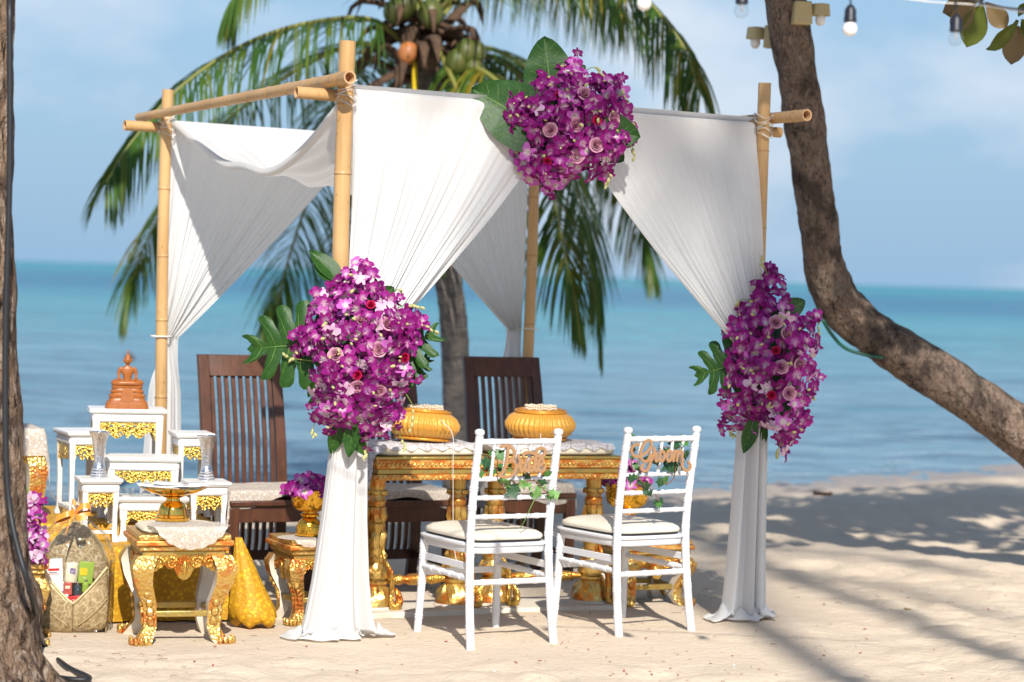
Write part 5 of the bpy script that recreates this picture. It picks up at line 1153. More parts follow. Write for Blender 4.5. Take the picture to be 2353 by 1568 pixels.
def vase(t, label):
    z = max((t.matrix_basis @ V((0, 0, 0))).z, 0); h = [c for c in t.children if c.name.startswith('top')][0]; zt_ = t.location.z + max(v.co.z for v in h.data.vertices)
    mb = MB(); mb.lathe([(.038, 0), (.039, .006), (.035, .010), (.037, .016), (.032, .022), (.034, .028), (.029, .034), (.031, .040), (.026, .048), (.0235, .07), (.024, .10), (.028, .14), (.036, .175), (.045, .200), (.047, .203), (.044, .201), (.034, .172), (.024, .12)], 48, mod=lambda i, a: 1 + (.035 * abs(math.cos(a * 8)) if i in (13, 14, 15) else 0))
    o = mb.build('silver_vase', 'silver', sharp=50); o.location = V((t.location.x, t.location.y, zt_)); return tag(o, label, 'vase', 'silver flared vases on the altar')
vase(te, 'silver hammered flared vase on the altar table beside the gift basket'); vase(tf, 'silver hammered flared vase on the altar table beside the dining chair')
zg = tg.location.z + .212
def on_top(t, px, py):
    h = [c for c in t.children if c.name.startswith('top')][0]; z = t.location.z + max(v.co.z for v in h.data.vertices); p = gp(px, py, z); return p
p = on_top(tg, 293, 1137); mb = MB(); mb.lathe([(.018, 0), (.024, .004), (.029, .028), (.031, .030), (.026, .026), (.020, .008)], 24, mod=lambda i, a: 1 + (.04 * math.cos(a * 12) if i == 2 else 0)); o = mb.build('glass_cup', 'clear_glass'); o.location = p; tag(o, 'small clear glass candle cup on the lowest altar table', 'cup')
p = on_top(tg, 380, 1141); lt_ = thing('lighter', 'yellow and black lighter lying on the lowest altar table', 'lighter', p + V((0, 0, .009)), R(12))
mb = MB(); mb.tube([(-.022, 0, 0), (.045, 0, 0)], .0085, 10, flat=.7); mb.build('barrel', 'lighter_yellow', lt_); mb = MB(); mb.tube([(-.045, 0, 0), (-.022, 0, 0)], .009, 10, flat=.7); mb.build('cap', 'socket', lt_)
mb = MB(); mb.box((0, 0, .004), (.13, .07, .008)); o = mb.build('clear_tray', 'clear_glass', bevel=.003); o.location = on_top(tg, 330, 1141) + V((0, .02, 0)); o.rotation_euler = (0, 0, R(14)); tag(o, 'clear plastic tray on the lowest altar table', 'tray')
# seated statue
bs = thing('seated_statue', 'brown carved seated meditating figure on a tiered base', 'statue', V((at(291, 936, 11.3).x, at(291, 936, 11.3).y, 0)), R(12))
hz_ = [c for c in ta.children if c.name.startswith('top')][0]; bs.location.z = ta.location.z + max(v.co.z for v in hz_.data.vertices)
def rrect(w, d, z, n=40, ex=.5): return [V((math.copysign(abs(math.cos(a)) ** ex, math.cos(a)) * w / 2, math.copysign(abs(math.sin(a)) ** ex, math.sin(a)) * d / 2, z)) for a in [2 * PI * k / n for k in range(n)]]
k_ = .000571 * .98
mb = MB(); mb.rings([rrect(w * k_, w * k_ * .55, z * k_, ex=.35 if z < 70 else .45) for z, w in ((0, 360), (8, 358), (50, 340), (60, 334), (62, 306), (84, 302), (90, 282), (104, 306), (112, 306), (118, 278), (130, 258), (140, 280), (148, 280), (156, 252), (166, 240), (176, 262), (186, 262), (192, 238), (198, 232))])
mb.add(*(lambda m: (m.v, m.f))((lambda m: (m.grid(lambda u, v: V(((u - .5) * lerp(120, 70, v) * k_, -(lerp(330, 262, (v * 110 + 62) / 190) * .275 + 4) * k_, (62 + v * 112) * k_)), 6, 6), m)[1])(MB())))
mb.build('tiered_base', 'brown_statue', bs, sharp=40)
mb = MB(); q = lambda x, y, z: V((x * k_, y * k_, z * k_))
for s in (-1, 1):
    mb.tube(cat_rom([q(s * 30, 15, 215), q(s * 85, -8, 218), q(s * 108, -30, 214), q(s * 70, -58, 212), q(-s * 10, -66, 214), q(-s * 60, -60, 218)], 24), [interp([0, .3, .5, 1], [30, 28, 24, 15], t / 24) * k_ for t in range(25)], 12)
    mb.tube(cat_rom([q(s * 46, 6, 340), q(s * 64, 6, 322), q(s * 70, 2, 288), q(s * 70, -10, 256), q(s * 48, -40, 234), q(s * 10, -58, 228)], 24), [interp([0, .15, .5, .8, 1], [15, 17, 13, 11, 9], t / 24) * k_ for t in range(25)], 10)
    mb.ball(q(s * 33, 4, 402), (6 * k_, 5 * k_, 17 * k_), 8)
    mb.ball(q(s * 4, -60, 226), (20 * k_, 10 * k_, 8 * k_), 8)
rows = []
for z, w, d in ((200, 84, 60), (225, 72, 52), (255, 68, 46), (285, 86, 50), (310, 108, 52), (332, 112, 46), (346, 84, 38), (354, 38, 30), (366, 30, 27), (378, 32, 30)): rows.append([q(math.cos(a) * w / 2, 4 + math.sin(a) * d / 2, z) for a in [2 * PI * j / 28 for j in range(28)]])
mb.rings(rows); mb.ball(q(0, 2, 402), (29 * k_, 32 * k_, 37 * k_), 18); mb.ball(q(0, 4, 432), (22 * k_, 22 * k_, 20 * k_), 14); mb.tube([q(0, 4, 440), q(0, 4, 458), q(0, 4, 475), q(0, 4, 493)], [12 * k_, 8 * k_, 6 * k_, 1.5 * k_], 10)
mb.tube([q(0, -33, 410), q(0, -38, 398), q(0, -32, 394)], [2.5 * k_, 4.5 * k_, 3 * k_], 6); mb.ball(q(0, -31, 385), (9 * k_, 4 * k_, 3 * k_), 8)
o = mb.build('figure', 'brown_statue', bs, sharp=0); rm = o.modifiers.new('remesh', 'REMESH'); rm.mode = 'VOXEL'; rm.voxel_size = .0013; rm.use_smooth_shade = True

# ---------------------------------------------------------------- gift basket
gb = gp(160, 1450); GBR = R(8)
gbk = thing('gift_basket', 'brown brocade gift basket of groceries with a V shaped front opening', 'gift basket', gb + V((0, .085, -.005)), GBR)
W2 = .135; DP = .09
def panel(P, nrm, th, m, nm, mi=None):
    mb = MB(); n = len(P); nrm = V(nrm).normalized(); vs_ = [V(p) for p in P] + [V(p) + nrm * th for p in P]
    mb.add(vs_, [tuple(range(n)), tuple(n + k for k in reversed(range(n)))] + [(k, n + k, n + (k + 1) % n, (k + 1) % n) for k in range(n)]); return mb.build(nm, m, gbk, bevel=.003, sharp=30)
panel([(-W2 + .01, DP, 0), (W2 - .01, DP, 0), (W2, DP, .27), (W2 * .80, DP + .006, .345), (W2 * .42, DP + .014, .405), (.0, DP + .02, .445), (-W2 * .42, DP + .014, .405), (-W2 * .80, DP + .006, .345), (-W2, DP, .27)], (0, 1, 0), .008, 'brocade', 'back_panel')
for s in (-1, 1):
    panel([(s * W2, -DP, 0.0), (s * W2, DP, 0), (s * (W2 + .012), DP, .29), (s * (W2 + .004), -DP, .27)], (s, 0, 0), .007, 'brocade', 'side_panel')
    mb = MB()
    def flap(u, v):
        z = (.125 + .15 * u ** 1.1) * v; rd = .03 * max(0, 1 - z / .035) ** 2; x = (W2 + .004 + .010 * math.sin(PI * min(1, z / .26))) * u - rd * u
        return V((s * x, -DP - .004 - .034 * (1 - u * u) ** .7 - .012 * math.sin(PI * min(1, z / .2)) + rd * .8, z))
    mb.grid(flap, 16, 12); o = mb.build('front_flap', 'brocade', gbk, sharp=0); so = o.modifiers.new('t', 'SOLIDIFY'); so.thickness = .006
    mb = MB(); mb.tube([flap(k / 8, 1) + V((0, -.002, .002)) for k in range(9)], .0065, 6); mb.build('edge_trim', 'brocade_trim', gbk)
    mb = MB(); mb.tube([flap(lerp(.15, .95, k / 8), lerp(.25, .55, k / 8)) + V((0, -.003, 0)) for k in range(9)], .007, 6, flat=.5); mb.build('trim_band', 'brocade_trim', gbk)
    mb = MB(); mb.tube([(s * W2, DP - .002, .275), (s * W2 * .8, DP + .004, .35), (s * W2 * .42, DP + .012, .41), (0, DP + .018, .45)], .007, 6); mb.build('edge_trim', 'brocade_trim', gbk)
    panel([(s * (W2 - .003), -DP + .01, .02), (s * (W2 - .003), DP - .01, .02), (s * (W2 - .001), DP - .01, .27), (s * (W2 - .002), -DP + .01, .25)], (-s, 0, 0), .002, 'orange_lining', 'lining')
mb = MB(); mb.box((0, 0, .07), (2 * W2 - .02, 2 * DP - .01, .10)); mb.build('filling', 'brocade', gbk)
gm = gbk.matrix_basis
def txt(body, size, M, m, parent, name='print', align='CENTER'):
    cu = bpy.data.curves.new('txt', 'FONT'); cu.body = body; cu.size = size; cu.align_x = align; cu.align_y = 'CENTER'; cu.extrude = .0004; cu.resolution_u = 2
    ob = bpy.data.objects.new('txt', cu); C.objects.link(ob); dg = bpy.context.evaluated_depsgraph_get(); me = bpy.data.meshes.new_from_object(ob.evaluated_get(dg)); bpy.data.objects.remove(ob)
    me.materials.clear(); me.materials.append(MAT[m]); return link(name, me, parent, M)
UPR = Matrix.Rotation(PI / 2, 4, 'X')
def product(name, label, cat, x, z, y, w, h, d, m, tilt=0, shape='box', prints=()):
    t = thing(name, label, cat, gm @ V((x, y, z)), 0); t.rotation_euler = (0, R(tilt), GBR); mb = MB()
    if shape == 'box': mb.box((0, 0, h / 2), (w, d, h)); mb.build('carton', m, t, bevel=.002)
    elif shape == 'can': mb.lathe([(w / 2 * .95, 0), (w / 2, .004), (w / 2, h - .006), (w / 2 * .93, h - .004), (w / 2 * .9, h)], 24); mb.build('can', m, t)
    else: mb.lathe([(w / 2, 0), (w / 2, h * .62), (w * .2, h * .78), (w * .18, h * .86)], 16); mb.build('bottle', m, t); mb = MB(); mb.lathe([(w * .22, h * .86), (w * .22, h)], 12); mb.build('cap', 'silver', t)
    for b, sz, px, pz, pm in prints:
        if b is None: mb = MB(); mb.box((px, -d / 2 - .0006, pz), (sz[0], .001, sz[1])); mb.build('label_patch', pm, t)
        else: txt(b, sz, Matrix.Translation((px, -d / 2 - .0014, pz)) @ UPR, pm, t)
    return t
u_ = .000562
def zx(x): return (x - 555) * u_
def zz_(y): return (1205 - y) * u_
product('grocery_box', 'white paper packet with red print in the gift basket', 'packet', zx(415), zz_(835), -.03, .066, .095, .04, 'pack_white', -3, prints=[(None, (.046, .010), -.004, .052, 'pack_red'), (None, (.034, .0025), -.008, .040, 'pack_dark'), (None, (.044, .002), -.004, .033, 'pack_red')])
product('medicine_box', 'white and purple box at the V opening of the gift basket', 'box', zx(420), zz_(945), -.062, .068, .064, .03, 'pack_white', 2, prints=[(None, (.0685, .026), 0, .014, 'pack_purple'), ('MED', .014, .016, .012, 'pack_white')])
product('tin', 'round cream tin with printed label in the gift basket', 'tin', zx(528), zz_(838), -.03, .056, .082, .056, 'pack_cream', 4, 'can', prints=[(None, (.022, .022), .006, .05, 'pack_purple'), (None, (.016, .016), .006, .05, 'pack_white')])
product('maroon_box', 'small maroon box with a crown mark in the gift basket', 'box', zx(513), zz_(928), -.066, .036, .052, .028, 'pack_maroon', -2, prints=[(None, (.02, .012), 0, .034, 'pack_cream')])
product('sauce_bottle', 'dark glass bottle with silver cap in the gift basket', 'bottle', zx(582), zz_(935), -.068, .036, .060, .036, 'pack_dark', 0, 'bottle')
product('snack_packet', 'green and yellow snack packet in the gift basket', 'packet', zx(635), zz_(850), -.02, .062, .092, .03, 'pack_green', 5, prints=[(None, (.03, .03), -.01, .05, 'lighter_yellow')])
product('green_bottle', 'small bottle with a green label in the gift basket', 'bottle', zx(640), zz_(905), -.058, .03, .05, .03, 'pack_green', 3, 'bottle')
product('tablet_box', 'red tablet box with white print above the point of the V opening', 'box', zx(582), zz_(1035), -.092, .080, .060, .024, 'pack_red', -6, prints=[('ไทลินอล', .020, 0, .040, 'pack_white'), ('500', .017, -.018, .018, 'pack_white')])
product('milk_carton', 'plain white carton low in the gift basket', 'carton', zx(480), zz_(1010), -.088, .05, .05, .02, 'pack_white', -4)
# cellophane wrap, gathered and flared above a bow
mb = MB(); rows = []; rc = random.Random(3)
for k in range(44):
    q = k / 43; z = interp([0, .62, .80, .86, 1], [.0, .36, .475, .50, .60], q); a_ = interp([0, .1, .55, .70, .8, .86, .93, 1], [.155, .165, .165, .13, .05, .018, .06, .085], q); b_ = interp([0, .1, .55, .70, .8, .86, .93, 1], [.125, .135, .130, .10, .04, .016, .04, .05], q); cx = interp([0, .6, .86, 1], [0, 0, -.012, -.045], q)
    rows.append([V((cx, 0, z)) + V((math.cos(a) * a_, math.sin(a) * b_, (.03 * math.sin(4 * a + 1) if q > .97 else 0))) * (1 + (.05 + .12 * sst(.6, .85, q)) * noise.noise(V((math.cos(a) * 3.2, math.sin(a) * 3.2, q * 4))) + .05 * sst(.5, .9, q) * math.sin(a * 13)) for a in [2 * PI * j / 90 for j in range(90)]])
mb.rings(rows, cap0=False, cap1=False); o = mb.build('cellophane_wrap', 'cellophane', sharp=25); o.matrix_world = gm; tag(o, 'clear crinkled cellophane wrapped round the gift basket and flared on top', 'wrapping')
bow = thing('ribbon_bow', 'orange satin ribbon bow at the neck of the cellophane', 'bow', gm @ V((-.005, -.03, .50)), GBR)
for sgn, P in ((0, [(0, 0, 0), (.03, -.015, .030), (.062, -.01, .030), (.066, 0, .006), (.035, .002, -.004), (0, 0, 0)]), (1, [(0, 0, 0), (-.03, -.015, -.004), (-.07, -.01, -.022), (-.078, 0, -.040), (-.04, .002, -.028), (0, 0, 0)]), (2, [(0, -.004, 0), (.006, -.015, .035), (-.008, -.012, .048), (-.014, -.002, .02), (0, 0, 0)]), (3, [(0, 0, 0), (-.02, -.03, -.04), (-.035, -.04, -.09)]), (4, [(0, 0, 0), (.02, -.03, -.02), (.05, -.03, -.012)])):
    pts = cat_rom(P, 28); mb = MB(); yv = V((.0, .45, .9)).normalized() * .026; mb.grid(lambda u, v: pts[round(u * 28)] + yv * (v - .5) * (1 if .05 < u < .95 else .5), 28, 2); mb.build(['loop', 'loop', 'loop', 'tail', 'tail'][sgn], 'orange_satin', bow, sharp=0)

# ---------------------------------------------------------------- flowers
def orchid_mesh(name, inner, outer, lipc, cup, seed):
    rr = random.Random(seed); mb = MB(); cols = []
    def petal(ang, l, w, lift, tw):
        a = R(ang); e = V((math.cos(a), math.sin(a), 0)); s = V((-math.sin(a), math.cos(a), 0)); vs_ = []
        for q, ww in ((.05, .25), (.50, 1.06), (1.0, .58)):
            for t in (-1, 0, 1):
                z = lift * l * q * q + (abs(t) * .10 * w) * (1 if q < .9 else .4) + cup * l * math.sin(q * PI) * .25; vs_.append(e * l * (q + (.07 if (t == 0 and q == 1) else 0)) + s * w * .5 * ww * t + V((0, 0, z)) + s * tw * q * q)
                f = 0 if q < .1 else (1 if t else .93); c = [lerp(i, o, f) * rr.uniform(.9, 1.1) for i, o in zip(inner, outer)]; cols.append((*c, 1))
        mb.add(vs_, [(i * 3 + j, i * 3 + j + 1, i * 3 + j + 4, i * 3 + j + 3) for i in range(2) for j in range(2)])
    j = lambda s: rr.uniform(-s, s)
    petal(90 + j(6), 1.0, .54, .10 + j(.1), j(.05)); petal(22 + j(8), 1.04, .92, .16 + j(.12), j(.06)); petal(158 + j(8), 1.04, .92, .16 + j(.12), j(.06)); petal(-42 + j(8), .98, .50, .05 + j(.1), j(.05)); petal(222 + j(8), .98, .50, .05 + j(.1), j(.05))
    vs_ = [V((0, -.05, .06)), V((.16, -.22, .28)), V((-.16, -.22, .28)), V((.20, -.52, .30)), V((-.20, -.52, .30)), V((0, -.70, .18)), V((0, -.28, .14)), V((0, .10, .24))]
    mb.add(vs_, [(0, 1, 6), (0, 6, 2), (1, 3, 6), (6, 4, 2), (3, 5, 6), (6, 5, 4), (0, 7, 1), (0, 2, 7)]); cols += [(*inner, 1)] * 3 + [(*lipc, 1)] * 3 + [(.55, .30, .40, 1), (.75, .70, .35, 1)]
    mb.col = cols; return mb.mesh(name, 'orchid', sharp=0)
WH = (.58, .36, .50)
ORC = [orchid_mesh('orchid', WH, (.28, .003, .185), (.24, .002, .14), .2, 1), orchid_mesh('orchid', (.50, .22, .45), (.23, .002, .155), (.19, .002, .11), .35, 2), orchid_mesh('orchid', (.78, .72, .74), (.35, .005, .24), (.28, .003, .18), .1, 3), orchid_mesh('orchid', (.35, .08, .30), (.19, .002, .12), (.17, .002, .10), .5, 4), orchid_mesh('orchid', (.78, .74, .66), (.52, .10, .44), (.40, .02, .32), .8, 5), orchid_mesh('orchid', (.80, .76, .68), (.68, .42, .58), (.42, .02, .33), .9, 6)]
def rose_mesh(name, m):
    mb = MB()
    for ring, (n, r, h, op) in enumerate(((3, .15, .74, .02), (3, .28, .74, .05), (4, .44, .68, .10), (5, .64, .56, .22), (6, .88, .38, .45))):
        for k in range(n):
            a0 = 2 * PI * (k + .37 * ring) / n; sp = 2 * PI / n * .68
            def fn(u, v):
                a = a0 + (u - .5) * 2 * sp; rad = r * (.55 + .45 * v) + op * v * v * .5 * (1 - abs(u - .5)) + .03 * (u - .5); z = -.25 + (h + .25) * v ** .8 - .22 * (abs(u - .5) * 2) ** 2 * v - op * .35 * v ** 3
                return V((math.cos(a) * rad, math.sin(a) * rad, z))
            mb.grid(fn, 5, 3)
    mb.ball((0, 0, .45), (.10, .10, .22), 6); return mb.mesh(name, m, sharp=0)
ROSE = {'p': rose_mesh('rose', 'rose_pink'), 'r': rose_mesh('rose', 'rose_red')}
def bud_mesh():
    mb = MB(); mb.lathe([(.02, 0), (.2, .18), (.30, .45), (.24, .8), (.04, 1.08)], 8); return mb.mesh('bud', 'bud', sharp=0)
BUD = bud_mesh()
def monstera_mesh(name, n=5):
    mb = MB()
    def hw(y): return .60 * math.sin(PI * min(1, (.10 + .90 * y) ** .72)) ** .7 if y < 1 else 0
    for sg in (-1, 1):
        for i in range(n):
            y0 = -.02 + i / n * .93; y1 = -.02 + (i + 1) / n * .93; ym = (y0 + y1) / 2
            def fn(u, v):
                t = u; g = 1.02 if t < .46 else lerp(1.02, .80, sst(.46, .62, t)); g *= (1 - .45 * sst(.84, 1, t) ** 2); sl = lambda yy: (.04 + .22 * yy - .30 * (1 - yy) ** 3) * t ** 1.4
                b0, b1 = y0 + sl(y0), y1 + sl(y1); bm = (b0 + b1) / 2
                y = bm + (lerp(b0, b1, v) - bm) * g; w = hw(max(0.02, min(.98, ym + .05))) * (1 if i < n - 1 else .8)
                x = sg * w * t * (1 - .06 * (v - .5) ** 2); z = -.16 * t * t * w - .12 * y * y + .03 * math.sin(PI * v) * t + .05 * t
                return V((x, y, z))
            mb.grid(fn, 12, 4)
    mb.grid(lambda u, v: V(((u - .5) * .30 * (1 - v) , .90 + .14 * v - .02 * abs(u - .5), -.10 - .03 * v)), 4, 3)
    mb.tube([(0, -.25, .02), (0, 0, .012), (0, .3, .004), (0, .6, -.03), (0, .95, -.10)], [.014, .014, .011, .008, .003], 5, 1)
    for sg in (-1, 1):
        for i in range(n):
            ym = -.02 + (i + .5) / n * .93; w = hw(ym); mb.tube([(0, ym, .014 - .12 * ym * ym), (sg * w * .4, ym + .04 + .05 * ym, .02 - .12 * ym * ym), (sg * w * .85, ym + (.10 + .32 * ym - .3 * (1 - ym) ** 3) * .8, -.10 * w - .12 * ym * ym + .04)], [.006, .004, .001], 4, 1)
    return mb.mesh(name, ['leaf_dark', 'leaf_vein'], sharp=0)
MONS = monstera_mesh('monstera_leaf'); HEART = leaf_mesh('broad_leaf', 1, .95, 'leaf_dark', .05, .10, nu=10, nv=12, shape='heart', vein='leaf_vein'); LONG = leaf_mesh('long_leaf', 1, .42, 'leaf_dark', .12, .10, shape='ell', vein='leaf_vein')
def bouquet(label, outline, D, n, roses, leaves, sprays, seed, thick=.12, back=V((0, 1, 0))):
    rr = random.Random(seed); cx = sum(p[0] for p in outline) / len(outline); cy = sum(p[1] for p in outline) / len(outline)
    root = thing('flower_spray', label, 'flower spray', at(cx, cy, D)); O = root.location; P = outline
    xs_ = [p[0] for p in P]; ys_ = [p[1] for p in P]; dm = 70.0
    # dark core of moss the stems are pushed into
    mb = MB(); rows = []
    for k in range(9):
        t = -1 + 2 * k / 8; s = .70 * math.sqrt(max(0.02, 1 - t * t)); rows.append([at(cx + (x - cx) * s, cy + (y - cy) * s, D + .01 + t * thick * .42) for x, y in P])
    mb.rings(rows); mb.build('moss_core', 'ivy_dark', root, world=True, sharp=0)
    def put(me, x, y, dep, size, nrm, nm, spin=None):
        p = at(x, y, dep); z = V(nrm).normalized(); a = rr.uniform(0, 6.28) if spin is None else spin; up = V((math.sin(a), 0, math.cos(a))); xx = up.cross(z).normalized(); yy = z.cross(xx); M = Matrix((xx, yy, z)).transposed().to_4x4(); M.translation = p - O
        return link(nm, me, root, M @ Matrix.Scale(size, 4))
    def surf(x, y):
        d = min(1, edge_dist(x, y, P) / dm); return math.sqrt(max(0, 1 - (1 - d) ** 2))
    placed = [(x, y, 21) for x, y, k in roses]; k = 0; tries = 0
    for (x, y, kd) in roses:
        b = surf(x, y); nr = V(((x - cx) / 160 + rr.uniform(-.3, .3), -1, -(y - cy) / 260 + rr.uniform(-.1, .4))); put(ROSE[kd], x, y, D - thick * b - .015, .032 if kd == 'p' else .020, nr, 'rose')
    while k < n and tries < 30000:
        tries += 1; x = rr.uniform(min(xs_), max(xs_)); y = rr.uniform(min(ys_), max(ys_))
        if not in_poly(x, y, P) or (edge_dist(x, y, P) < 14 and rr.random() < .7): continue
        md = 17 if k < n * .75 else 11
        if any((x - a) ** 2 + (y - b) ** 2 < (md if r_ < 20 else 19) ** 2 for a, b, r_ in placed): continue
        placed.append((x, y, 1)); k += 1; b = surf(x, y); far = (rr.random() < .10)
        dep = D + (thick * .55 * b if far else -thick * b + rr.uniform(-.035, .035)); nr = V(((x - cx) / 150 + rr.gauss(0, .6), (1 if far else -1), -(y - cy) / 220 + rr.gauss(0, .5)))
        e = edge_dist(x, y, P); wl = rr.random(); low = (y - cy) / 200
        me = ORC[5] if wl < .035 + max(0, low) * .12 else ORC[4] if wl < .13 + max(0, low) * .20 else rr.choices(ORC[:4], (4, 4, 2, 3))[0]
        put(me, x, y, dep, rr.uniform(.030, .042) * D / 10.2, nr, 'orchid', rr.gauss(0, .7))
    # loose sprays breaking the outline
    for (ox, oy), (nx_, ny_) in zip(P[::2], P[1::2] + P[:1]):
        if rr.random() < .25: continue
        dx, dy = ox - cx, oy - cy; l = math.hypot(dx, dy); dx /= l; dy /= l; ln = rr.uniform(6, 30); bx0, by0 = ox - dx * 22, oy - dy * 22
        for q in range(4):
            t = q / 3; put(rr.choices(ORC, (4, 4, 3, 3, 2, 1))[0], bx0 + dx * (22 + ln) * t + rr.gauss(0, 5), by0 + dy * (22 + ln) * t + rr.gauss(0, 5) + 10 * t * t, D - .03 + rr.uniform(-.03, .03), rr.uniform(.034, .040) * (1 - .35 * t) * D / 10.2, V((dx * .8 + rr.gauss(0, .5), -1, -dy * .8 + rr.gauss(0, .5))), 'orchid', rr.gauss(0, .9))
    for pts in sprays:
        m = cat_rom([at(x, y, D - .03 + .02 * math.sin(x)) for x, y in pts], 18); mb = MB(); mb.tube(m, [.0024 - .0001 * i for i in range(19)], 5); mb.build('stem', 'stem', root, world=True, sharp=0)
        for q in (9, 12, 15, 18):
            d = (m[q] - m[q - 1]).normalized() + V((rr.uniform(-.8, .8), rr.uniform(-.5, .3), rr.uniform(-.9, .1))); M, l = frame_to(m[q], m[q] + d, V((0, -1, .2))); M = M @ Matrix.Rotation(-PI / 2, 4, 'X'); M.translation = m[q] - O; link('bud', BUD, root, M @ Matrix.Scale(rr.uniform(.018, .028), 4))
    for _ in range(int(n * .16)):
        while True:
            x = rr.uniform(min(xs_), max(xs_)); y = rr.uniform(min(ys_), max(ys_))
            if in_poly(x, y, P): break
        b = surf(x, y); p = at(x, y, D - thick * b - .028); d = V((rr.uniform(-1, 1), -.5, rr.uniform(-1, .4))); M, l = frame_to(p, p + d, V((0, -1, .2))); M = M @ Matrix.Rotation(-PI / 2, 4, 'X'); M.translation = p - O; link('bud', BUD, root, M @ Matrix.Scale(rr.uniform(.016, .026), 4))
    for kind, x0, y0, x1, y1, dd, nr in leaves:
        me = {'m': MONS, 'h': HEART, 'l': LONG}[kind]; M, l = frame_to(at(x0, y0, D + dd), at(x1, y1, D + dd + rr.uniform(-.02, .03)), V(nr)); M.translation -= O; link('monstera_leaf' if kind == 'm' else 'leaf', me, root, M @ Matrix.Scale(l, 4))
    return root
SL = [(835, 588), (868, 640), (905, 690), (945, 712), (985, 742), (960, 790), (945, 850), (938, 900), (918, 950), (898, 1003), (840, 1005), (800, 980), (742, 990), (715, 960), (726, 900), (708, 850), (690, 800), (660, 815), (690, 765), (712, 710), (732, 680), (752, 645), (795, 635), (812, 600)]
SL = [(830 + (x - 830) * .93, y) for x, y in SL]
bouquet('large purple orchid and mauve rose spray with monstera leaves on the canopy post', SL, 10.10, 200, [(830, 737, 'p'), (771, 817, 'p'), (871, 803, 'p'), (891, 745, 'p'), (822, 891, 'p'), (870, 900, 'p'), (852, 701, 'r'), (821, 862, 'r'), (930, 822, 'r')],
    [('m', 742, 790, 570, 800, .02, (.1, -1, .15)), ('m', 895, 812, 1004, 762, .02, (-.1, -1, .3)), ('l', 792, 655, 712, 572, .0, (.6, -1, .2)), ('l', 780, 660, 722, 605, -.02, (.2, -.8, .6)), ('l', 785, 960, 760, 1045, -.03, (.3, -1, .3)), ('l', 815, 960, 800, 1052, -.05, (-.2, -1, .2)), ('l', 800, 985, 845, 1050, -.03, (-.4, -1, .3)), ('l', 730, 870, 708, 915, -.02, (.4, -1, .2)), ('l', 740, 900, 708, 935, 0, (.2, -1, .3)), ('l', 760, 690, 728, 672, 0, (0, -1, .4)), ('l', 830, 650, 772, 655, .02, (0, -1, .2)), ('h', 860, 700, 905, 660, .04, (.1, -1, .2)), ('m', 930, 860, 985, 820, .04, (0, -1, .4))],
    [[(900, 715), (935, 700), (965, 705)], [(920, 745), (965, 745), (998, 760)], [(890, 690), (915, 665), (925, 680)], [(930, 900), (950, 940), (945, 985)], [(820, 990), (838, 1025), (840, 1045)], [(730, 960), (718, 985), (722, 1000)], [(720, 830), (680, 825), (655, 818)], [(900, 980), (925, 1010), (930, 1030)]], 5, .13)
ST = [(1320, 138), (1345, 168), (1412, 186), (1440, 228), (1445, 280), (1455, 332), (1420, 360), (1390, 412), (1350, 380), (1300, 412), (1265, 434), (1225, 418), (1158, 382), (1190, 330), (1130, 302), (1118, 268), (1158, 215), (1200, 198), (1255, 186), (1275, 158)]
bouquet('purple orchid spray with broad leaves crowning the middle of the canopy bar', ST, 10.62, 190, [(1343, 216, 'p'), (1265, 299, 'p'), (1323, 287, 'p'), (1410, 273, 'p'), (1370, 334, 'p'), (1326, 359, 'p'), (1283, 220, 'r'), (1372, 277, 'r'), (1258, 372, 'r')],
    [('h', 1266, 212, 1252, 82, .0, (.12, -1, .08)), ('h', 1222, 285, 1084, 200, -.11, (.05, -1, .12)), ('h', 1372, 296, 1472, 314, -.09, (.05, -1, .12)), ('h', 1200, 270, 1140, 290, .03, (.1, -1, .2)), ('l', 1270, 395, 1245, 440, .0, (0, -1, .2)), ('l', 1240, 380, 1275, 425, .02, (.2, -1, .2)), ('h', 1310, 180, 1345, 150, .04, (0, -1, .3)), ('h', 1380, 330, 1435, 370, .05, (0, -1, .2))],
    [[(1420, 300), (1450, 330), (1458, 360)], [(1400, 240), (1430, 215), (1440, 235)], [(1140, 300), (1120, 325), (1112, 345)], [(1180, 225), (1160, 215), (1155, 235)], [(1380, 380), (1400, 400), (1395, 425)], [(1340, 165), (1365, 155), (1380, 170)], [(1430, 270), (1450, 280), (1455, 300)]], 11, .13)
SR = [(1770, 618), (1800, 648), (1806, 700), (1830, 742), (1870, 728), (1876, 790), (1866, 850), (1872, 900), (1850, 950), (1836, 1000), (1800, 1032), (1770, 990), (1740, 962), (1690, 998), (1672, 960), (1660, 918), (1675, 880), (1684, 820), (1678, 762), (1710, 700), (1745, 660)]
